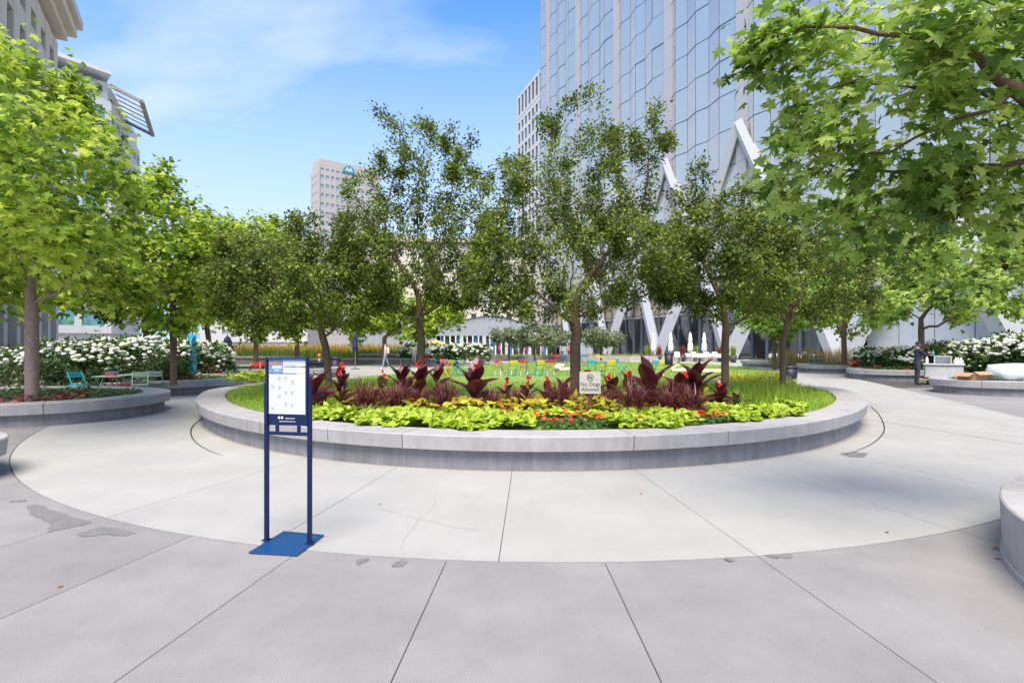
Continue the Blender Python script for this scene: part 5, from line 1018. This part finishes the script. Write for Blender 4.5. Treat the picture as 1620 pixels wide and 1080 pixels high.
# ------------------------------------------------------------------ cart, boxes on the right
M_cw = mat('weathered white wood', (.50, .49, .47), .7, .12, 7); M_cg = mat('grey wood panel', (.30, .30, .31), .7, .15, 6); M_ply = mat('plywood edge', (.45, .30, .16), .7, .1, 10); M_card = mat('cardboard', (.42, .24, .12), .85, .08, 8)
cxp = at(1492, 560, 23.6).x; cart = thing('serving_cart', 'white and grey wooden cart beside the man in dark clothes', 'cart', (cxp, 23.6, 0), R(-32))
for nm, c, d, m_ in (('body', (0, 0, .55), (1.25, .75, .5), M_cw), ('side_panel', (.632, 0, .55), (.012, .7, .44), M_cg), ('countertop', (0, 0, .83), (1.36, .85, .05), M_cw), ('lower_shelf', (-.1, -.05, .2), (1.45, .8, .05), M_ply), ('edge_trim', (0, -.385, .31), (1.3, .02, .03), M_ply), ('edge_trim', (0, -.385, .79), (1.3, .02, .03), M_ply)): b = MB(); b.box(c, d); b.build(nm, m_, cart, bevel=.006)
for sx in (-.5, .5):
    for sy in (-.3, .3): b = MB(); b.tube([(sx-.025, sy, .08), (sx+.025, sy, .08)], .08, 14); b.build('wheel', M_blk, cart); b = MB(); b.box((sx, sy, .15), (.05, .05, .1)); b.build('caster_fork', M_steel, cart)
def on_cart(x, y): 
    p = Matrix.Rotation(R(-32), 3, 'Z') @ Vector((x, y, 0)); return Vector((cxp+p.x, 23.6+p.y, .856))
p = on_cart(-.02, .05); r_ = thing('white_box', 'white open box with wooden edge on top of the cart', 'box', p, R(-32)); 
for c, d in (((0, .15, .15), (.55, .02, .3)), ((.27, 0, .15), (.02, .32, .3)), ((-.27, 0, .15), (.02, .32, .3)), ((0, 0, .31), (.58, .36, .02))): b = MB(); b.box(c, d); b.build('side', M_white, r_)
b = MB(); b.box((.29, -.16, .15), (.03, .03, .31)); b.build('corner_post', M_ply, r_)
for i, (x, y) in enumerate([(.42, -.15), (.5, .02), (.44, .2), (.58, -.08)]):
    p = on_cart(x, y); r_ = thing('plastic_jug', ['cream plastic jug at the front corner of the cart', 'cream plastic jug in the middle of the cart end', 'cream plastic jug at the back of the cart end', 'cream plastic jug at the outer edge of the cart'][i], 'jug', p, group='cream jugs on the cart'); b = MB(); b.lathe([(.075, 0), (.08, .03), (.08, .15), (.03, .2), (.03, .24)], p, 12); b.build('body', mat('cream plastic', (.70, .66, .54), .45), r_, True); b = MB(); b.lathe([(.034, .24), (.034, .27)], p, 10); b.build('lid', M_white, r_)
p = on_cart(-.55, -.1); r_ = thing('spray_bottle', 'white bottle standing on the left end of the cart', 'bottle', p); b = MB(); b.lathe([(.05, 0), (.055, .02), (.055, .2), (.02, .25), (.02, .3)], p, 12); b.build('body', M_white, r_, True); b = MB(); b.lathe([(.026, .3), (.026, .34)], p, 10); b.build('cap', cmat('sage green'), r_)
p = at(1572, 560, 18.2); r_ = thing('cardboard_box', 'open brown cardboard box resting behind the right planter rim', 'box', (p.x, 19.0, .45), .3)
for c, d in (((0, -.25, .12), (.7, .01, .24)), ((0, .25, .12), (.7, .01, .24)), ((-.35, 0, .12), (.01, .5, .24)), ((.35, 0, .12), (.01, .5, .24)), ((0, 0, .005), (.69, .49, .01))): b = MB(); b.box(c, d); b.build('side', M_card, r_)
for sx, an in ((-.46, .5), (.46, -.5)): b = MB(); b.box((sx, 0, .22), (.24, .5, .008), M=Matrix.Rotation(-an, 4, 'Y')); b.build('flap', M_card, r_)
b = MB(); b.box((0, -.34, .27), (.7, .2, .008), M=Matrix.Rotation(.5, 4, 'X')); b.build('flap', M_card, r_)
xc = at(1606, 560, 19.6).x; r_ = thing('plastic_bundle', 'rounded white plastic covered bundle at the right picture edge', 'bundle', (xc, 19.6, .42))
bm = bmesh.new(); bmesh.ops.create_cube(bm, size=1); bmesh.ops.subdivide_edges(bm, edges=bm.edges, cuts=5, use_grid_fill=True); rr = random.Random(3)
for v in bm.verts:
    q = v.co.normalized()*.62; v.co = v.co.lerp(q, .45)*1.0+Vector((rr.uniform(-1, 1), rr.uniform(-1, 1), rr.uniform(-1, 1)))*.012; v.co = Vector((v.co.x*1.5, v.co.y*.8, v.co.z*.58+.28))
me = bpy.data.meshes.new('cover'); bm.to_mesh(me); bm.free(); me.polygons.foreach_set('use_smooth', np.ones(len(me.polygons), bool)); me.materials.append(mat('white plastic sheet', (.72, .73, .75), .3, coat=.3)); o = link('cover', me, r_)
b = MB(); b.box((xc+.15, 18.95, .68), (.5, .2, .16)); b.build('tray', mat('grey tray', (.4, .42, .45), .5), r_, bevel=.02)
# ------------------------------------------------------------------ people
def person(name, label, loc, rz, height, J_, E_, mats, extra=None, sub=2, group=None):
    """J_: joints {name: (x, y, z, r)}, figure facing -y; E_: edges (a, b, region)"""
    root = thing(name, label, 'person', loc, rz or .001, group); s = height/1.75; nm = list(J_); idx = {k: i for i, k in enumerate(nm)}
    me = bpy.data.meshes.new('b'); me.from_pydata([tuple(Vector(J_[k][:3])*s) for k in nm], [(idx[a], idx[b_]) for a, b_, _ in E_], []); ob = bpy.data.objects.new('b', me); COL.objects.link(ob)
    sk = ob.modifiers.new('s', 'SKIN'); sk.use_smooth_shade = True
    for i, k in enumerate(nm):
        r_ = J_[k][3]; r_ = r_ if hasattr(r_, '__len__') else (r_, r_); me.skin_vertices[0].data[i].radius = (r_[0]*s, r_[1]*s); me.skin_vertices[0].data[i].use_root = (k == 'pelvis')
    ss = ob.modifiers.new('u', 'SUBSURF'); ss.levels = sub; ss.render_levels = sub; bpy.context.view_layer.update()
    m2 = bpy.data.meshes.new_from_object(ob.evaluated_get(bpy.context.evaluated_depsgraph_get())); bpy.data.objects.remove(ob); m2.name = 'body'
    m2.materials.clear(); regs = list(mats)
    for r_ in regs: m2.materials.append(mats[r_])
    seg = [(np.array(J_[a][:3])*s, np.array(J_[b_][:3])*s, regs.index(r_)) for a, b_, r_ in E_]
    for p in m2.polygons:
        c = np.array(p.center); best = None
        for a, b_, r_ in seg:
            t = np.clip(np.dot(c-a, b_-a)/max(np.dot(b_-a, b_-a), 1e-9), 0, 1); d = np.linalg.norm(c-a-(b_-a)*t)
            if best is None or d < best[0]: best = (d, r_)
        p.material_index = best[1]; p.use_smooth = True
    link('body', m2, root)
    if extra: extra(root, s)
    return root
def base_joints(stride=.0, armL=None, armR=None, lean=0.0):
    J_ = {'pelvis': (0, 0, .96, (.155, .115)), 'waist': (0, -.01-lean*.3, 1.1, (.14, .105)), 'chest': (0, -.01-lean, 1.33, (.165, .12)), 'shoulders': (0, 0-lean*1.2, 1.45, (.12, .085)), 'neck': (0, -.015-lean*1.3, 1.54, .052), 'jaw': (0, -.03-lean*1.4, 1.6, (.062, .072)), 'head': (0, -.02-lean*1.5, 1.67, (.075, .092)), 'crown': (0, -.01-lean*1.5, 1.735, (.05, .062)), 'nose': (0, -.125-lean*1.5, 1.645, .014)}
    for sd_, s in (('l', 1), ('r', -1)):
        st_ = stride*s
        J_.update({sd_+'hip': (.09*s, 0, .9, .092), sd_+'knee': (.095*s, -st_*.5-.01, .5, .06), sd_+'ankle': (.1*s, -st_*.8+.02 if st_ > 0 else -st_+.05, .09, .04), sd_+'toe': (.115*s, (-st_*.8 if st_ > 0 else -st_)-.15, .035, .036)})
        arm = armL if s > 0 else armR
        el, wr, ha = arm or ((.25*s, .03, 1.15), (.26*s, -.06, .92), (.26*s, -.09, .82))
        J_.update({sd_+'shl': (.18*s, -lean*1.2, 1.42, .062), sd_+'elb': (*el, .045), sd_+'wri': (*wr, .03), sd_+'palm': (*ha, (.032, .02))})
    E_ = [('pelvis', 'waist', 'top'), ('waist', 'chest', 'top'), ('chest', 'shoulders', 'top'), ('shoulders', 'neck', 'skin'), ('neck', 'jaw', 'skin'), ('jaw', 'head', 'skin'), ('head', 'crown', 'hair'), ('head', 'nose', 'skin')]
    for s in 'lr': E_ += [('pelvis', s+'hip', 'legs'), (s+'hip', s+'knee', 'legs'), (s+'knee', s+'ankle', 'legs'), (s+'ankle', s+'toe', 'shoes'), ('shoulders', s+'shl', 'top'), (s+'shl', s+'elb', 'top'), (s+'elb', s+'wri', 'arm'), (s+'wri', s+'palm', 'skin')]
    return J_, E_
def add_fingers(J_, E_, s, d, side):
    p = Vector(J_[s+'palm'][:3]); d = Vector(d).normalized(); v = Vector(side).normalized(); c = d.cross(v)
    for i, (o, L) in enumerate(((-.026, .065), (-.009, .078), (.009, .074), (.026, .058))):
        a = p+v*o+d*.02; J_[f'{s}f{i}a'] = (*(a+d*L*.55), .0095); J_[f'{s}f{i}b'] = (*(a+d*L*.95+c*.02), .008); E_ += [(s+'palm', f'{s}f{i}a', 'skin'), (f'{s}f{i}a', f'{s}f{i}b', 'skin')]
    a = p-v*.035-d*.015; J_[s+'tha'] = (*(a-v*.015+d*.02), .011); J_[s+'thb'] = (*(a-v*.02+d*.055+c*.012), .009); E_ += [(s+'wri', s+'tha', 'skin'), (s+'tha', s+'thb', 'skin')]
M_sk1 = mat('skin tan', (.42, .25, .17), .6); M_sk2 = mat('skin pale', (.55, .36, .28), .6); M_sk3 = mat('skin dark', (.16, .085, .055), .6); M_hair = mat('dark hair', (.018, .013, .011), .7); M_nvs = mat('navy shirt', (.022, .022, .05), .85, .1, 12); M_trs = mat('charcoal trousers', (.04, .04, .055), .85, .1, 12); M_shoe = mat('dark shoe', (.02, .02, .022), .6)
Jm, Em = base_joints(.02, ((.2, -.22, 1.26), (.10, -.48, 1.33), (.08, -.57, 1.35)), ((-.2, -.2, 1.22), (-.10, -.42, 1.22), (-.07, -.50, 1.25)), .02)
Jm['lankle'] = (.09, .02, .09, .042); Jm['rankle'] = (-.09, .05, .09, .042); Jm['ltoe'] = (.1, -.14, .035, .038); Jm['rtoe'] = (-.1, -.11, .035, .038)
add_fingers(Jm, Em, 'l', (0, -1, -.15), (1, 0, .2)); add_fingers(Jm, Em, 'r', (.2, -1, 0), (-1, 0, .2))
def man_extra(root, s):
    def T(v): return Vector(v)*s
    b = MB(); b.lathe([(.098, 1.675), (.1, 1.70), (.092, 1.745), (.06, 1.775), (.01, 1.785)], (0, -.035, 0), 16); b.build('cap', mat('dark cap', (.015, .014, .018), .8), root, True)
    b = MB(); b.lathe([(.03, 1.545), (.066, 1.565), (.074, 1.60), (.07, 1.625)], (0, -.07, 0), 12); b.build('beard', M_hair, root, True)
    for sx in (-.032, .032): b = MB(); b.lathe([(.002, -.009), (.009, -.005), (.011, 0), (.009, .005), (.002, .009)], (sx, -.125, 1.665), 8); b.build('eye', M_blk, root, True)
    for sx in (-.088, .088): b = MB(); b.lathe([(.004, -.03), (.014, -.015), (.017, .01), (.006, .03)], (sx, -.03, 1.645), 8); b.build('ear', M_sk1, root, True)
pm = gnd(1451, 609); person('person', 'man in dark navy shirt, cap and trousers reaching over the cart', (pm.x, pm.y, -.005), R(82), 1.74, Jm, Em, {'top': M_nvs, 'arm': M_nvs, 'skin': M_sk1, 'hair': M_hair, 'legs': M_trs, 'shoes': M_shoe}, man_extra)
p = Matrix.Rotation(R(82), 3, 'Z') @ Vector((.0, -.60, 0)); r_ = thing('spray_can', 'small green bottle held in the hands of the man', 'bottle', (pm.x+p.x, pm.y+p.y, 1.27)); b = MB(); b.lathe([(.03, 1.2), (.034, 1.22), (.034, 1.36), (.012, 1.39), (.012, 1.42)], (pm.x+p.x, pm.y+p.y, 0), 10); b.build('body', cmat('turquoise'), r_, True)
Jw, Ew = base_joints(.24); cl = lambda n_, c: mat(n_, c, .85)
Jw2 = dict(Jw)
def pack(root, s): b = MB(); b.box((0, .17*s, 1.28*s), (.32*s, .16*s, .42*s)); b.build('backpack', M_white, root, bevel=.05)
def hairx(root, s): b = MB(); b.lathe([(.06, 1.56), (.1, 1.6), (.105, 1.68), (.085, 1.76), (.02, 1.79)], (0, .0, 0), 12); b.v = [tuple(Vector(v)*s) for v in b.v]; b.build('hair', M_hair, root, True)
pw = gnd(610, 583.5); person('person', 'person in pale jeans with white backpack walking left of the lawn', (pw.x, pw.y, 0), R(-80), 1.68, Jw, Ew, {'top': cl('peach top', (.55, .4, .32)), 'arm': M_sk2, 'skin': M_sk2, 'hair': M_hair, 'legs': cl('pale jeans', (.24, .34, .46)), 'shoes': M_white}, pack)
Js, Es = base_joints(.03)
ppl = [(655, 45, 0, 'white shirt', (.7, .7, .7), (.6, .6, .6), 'person in white behind the tall canna at second trunk'), (677, 43, .5, 'white coat', (.72, .72, .72), (.45, .05, .09), 'person in white and red right of the second trunk'), (709, 59, 1.2, 'white tee', (.65, .65, .65), (.05, .05, .07), 'person in white tee, leftmost at the pavilion doors'), (716, 59, 0, 'orange top', (.6, .22, .08), (.5, .2, .1), 'person in orange at the pavilion doors'), (721, 59.5, 0, 'navy top', (.03, .04, .12), (.45, .35, .22), 'person in navy top and tan trousers at the pavilion doors'), (738, 60, 2, 'grey top', (.2, .2, .25), (.04, .04, .06), 'person in grey at the pavilion doors'), (778, 58, .4, 'pale blue coat', (.55, .64, .72), (.6, .62, .66), 'person in pale blue and white behind lawn chairs'), (790, 58.5, 0, 'magenta top', (.45, .04, .2), (.04, .03, .05), 'left one of two people in magenta behind the lawn'), (818, 58.5, 1, 'slate top', (.12, .15, .22), (.05, .05, .06), 'person in slate behind the first yellow turquoise chair'), (832, 58.5, 0, 'magenta top', (.45, .04, .2), (.04, .03, .05), 'right one of two people in magenta behind the lawn'),
       (858, 58, 2, 'mauve top', (.3, .2, .25), (.06, .06, .1), 'person in mauve left of the small pale tree'), (873, 57.5, 0, 'black top', (.02, .02, .02), (.02, .02, .03), 'person in black near the central trunk'), (889, 58, 0, 'white top', (.7, .68, .66), (.1, .1, .12), 'person in white near the central trunk'), (900, 58, 0, 'pink top', (.62, .2, .25), (.15, .05, .06), 'person in pink touching the central trunk at left'), (951, 57, 0, 'dark coat', (.05, .04, .05), (.04, .04, .05), 'person in dark coat right of the central trunk'), (961, 57, 0, 'peach coat', (.62, .42, .34), (.3, .2, .15), 'person in peach right of the central trunk')]
for i, (px, Y, rz, nm, c1, c2, lab) in enumerate(ppl):
    person('person', lab, (at(px, 560, Y).x, Y, 0), rz+.3*i, 1.6+.04*(i % 5), Js, Es, {'top': cl(nm, c1), 'arm': cl(nm, c1), 'skin': (M_sk1, M_sk2, M_sk3)[i % 3], 'hair': M_hair, 'legs': cl(nm+' legs', c2), 'shoes': M_shoe}, hairx, 1, 'people in the background')
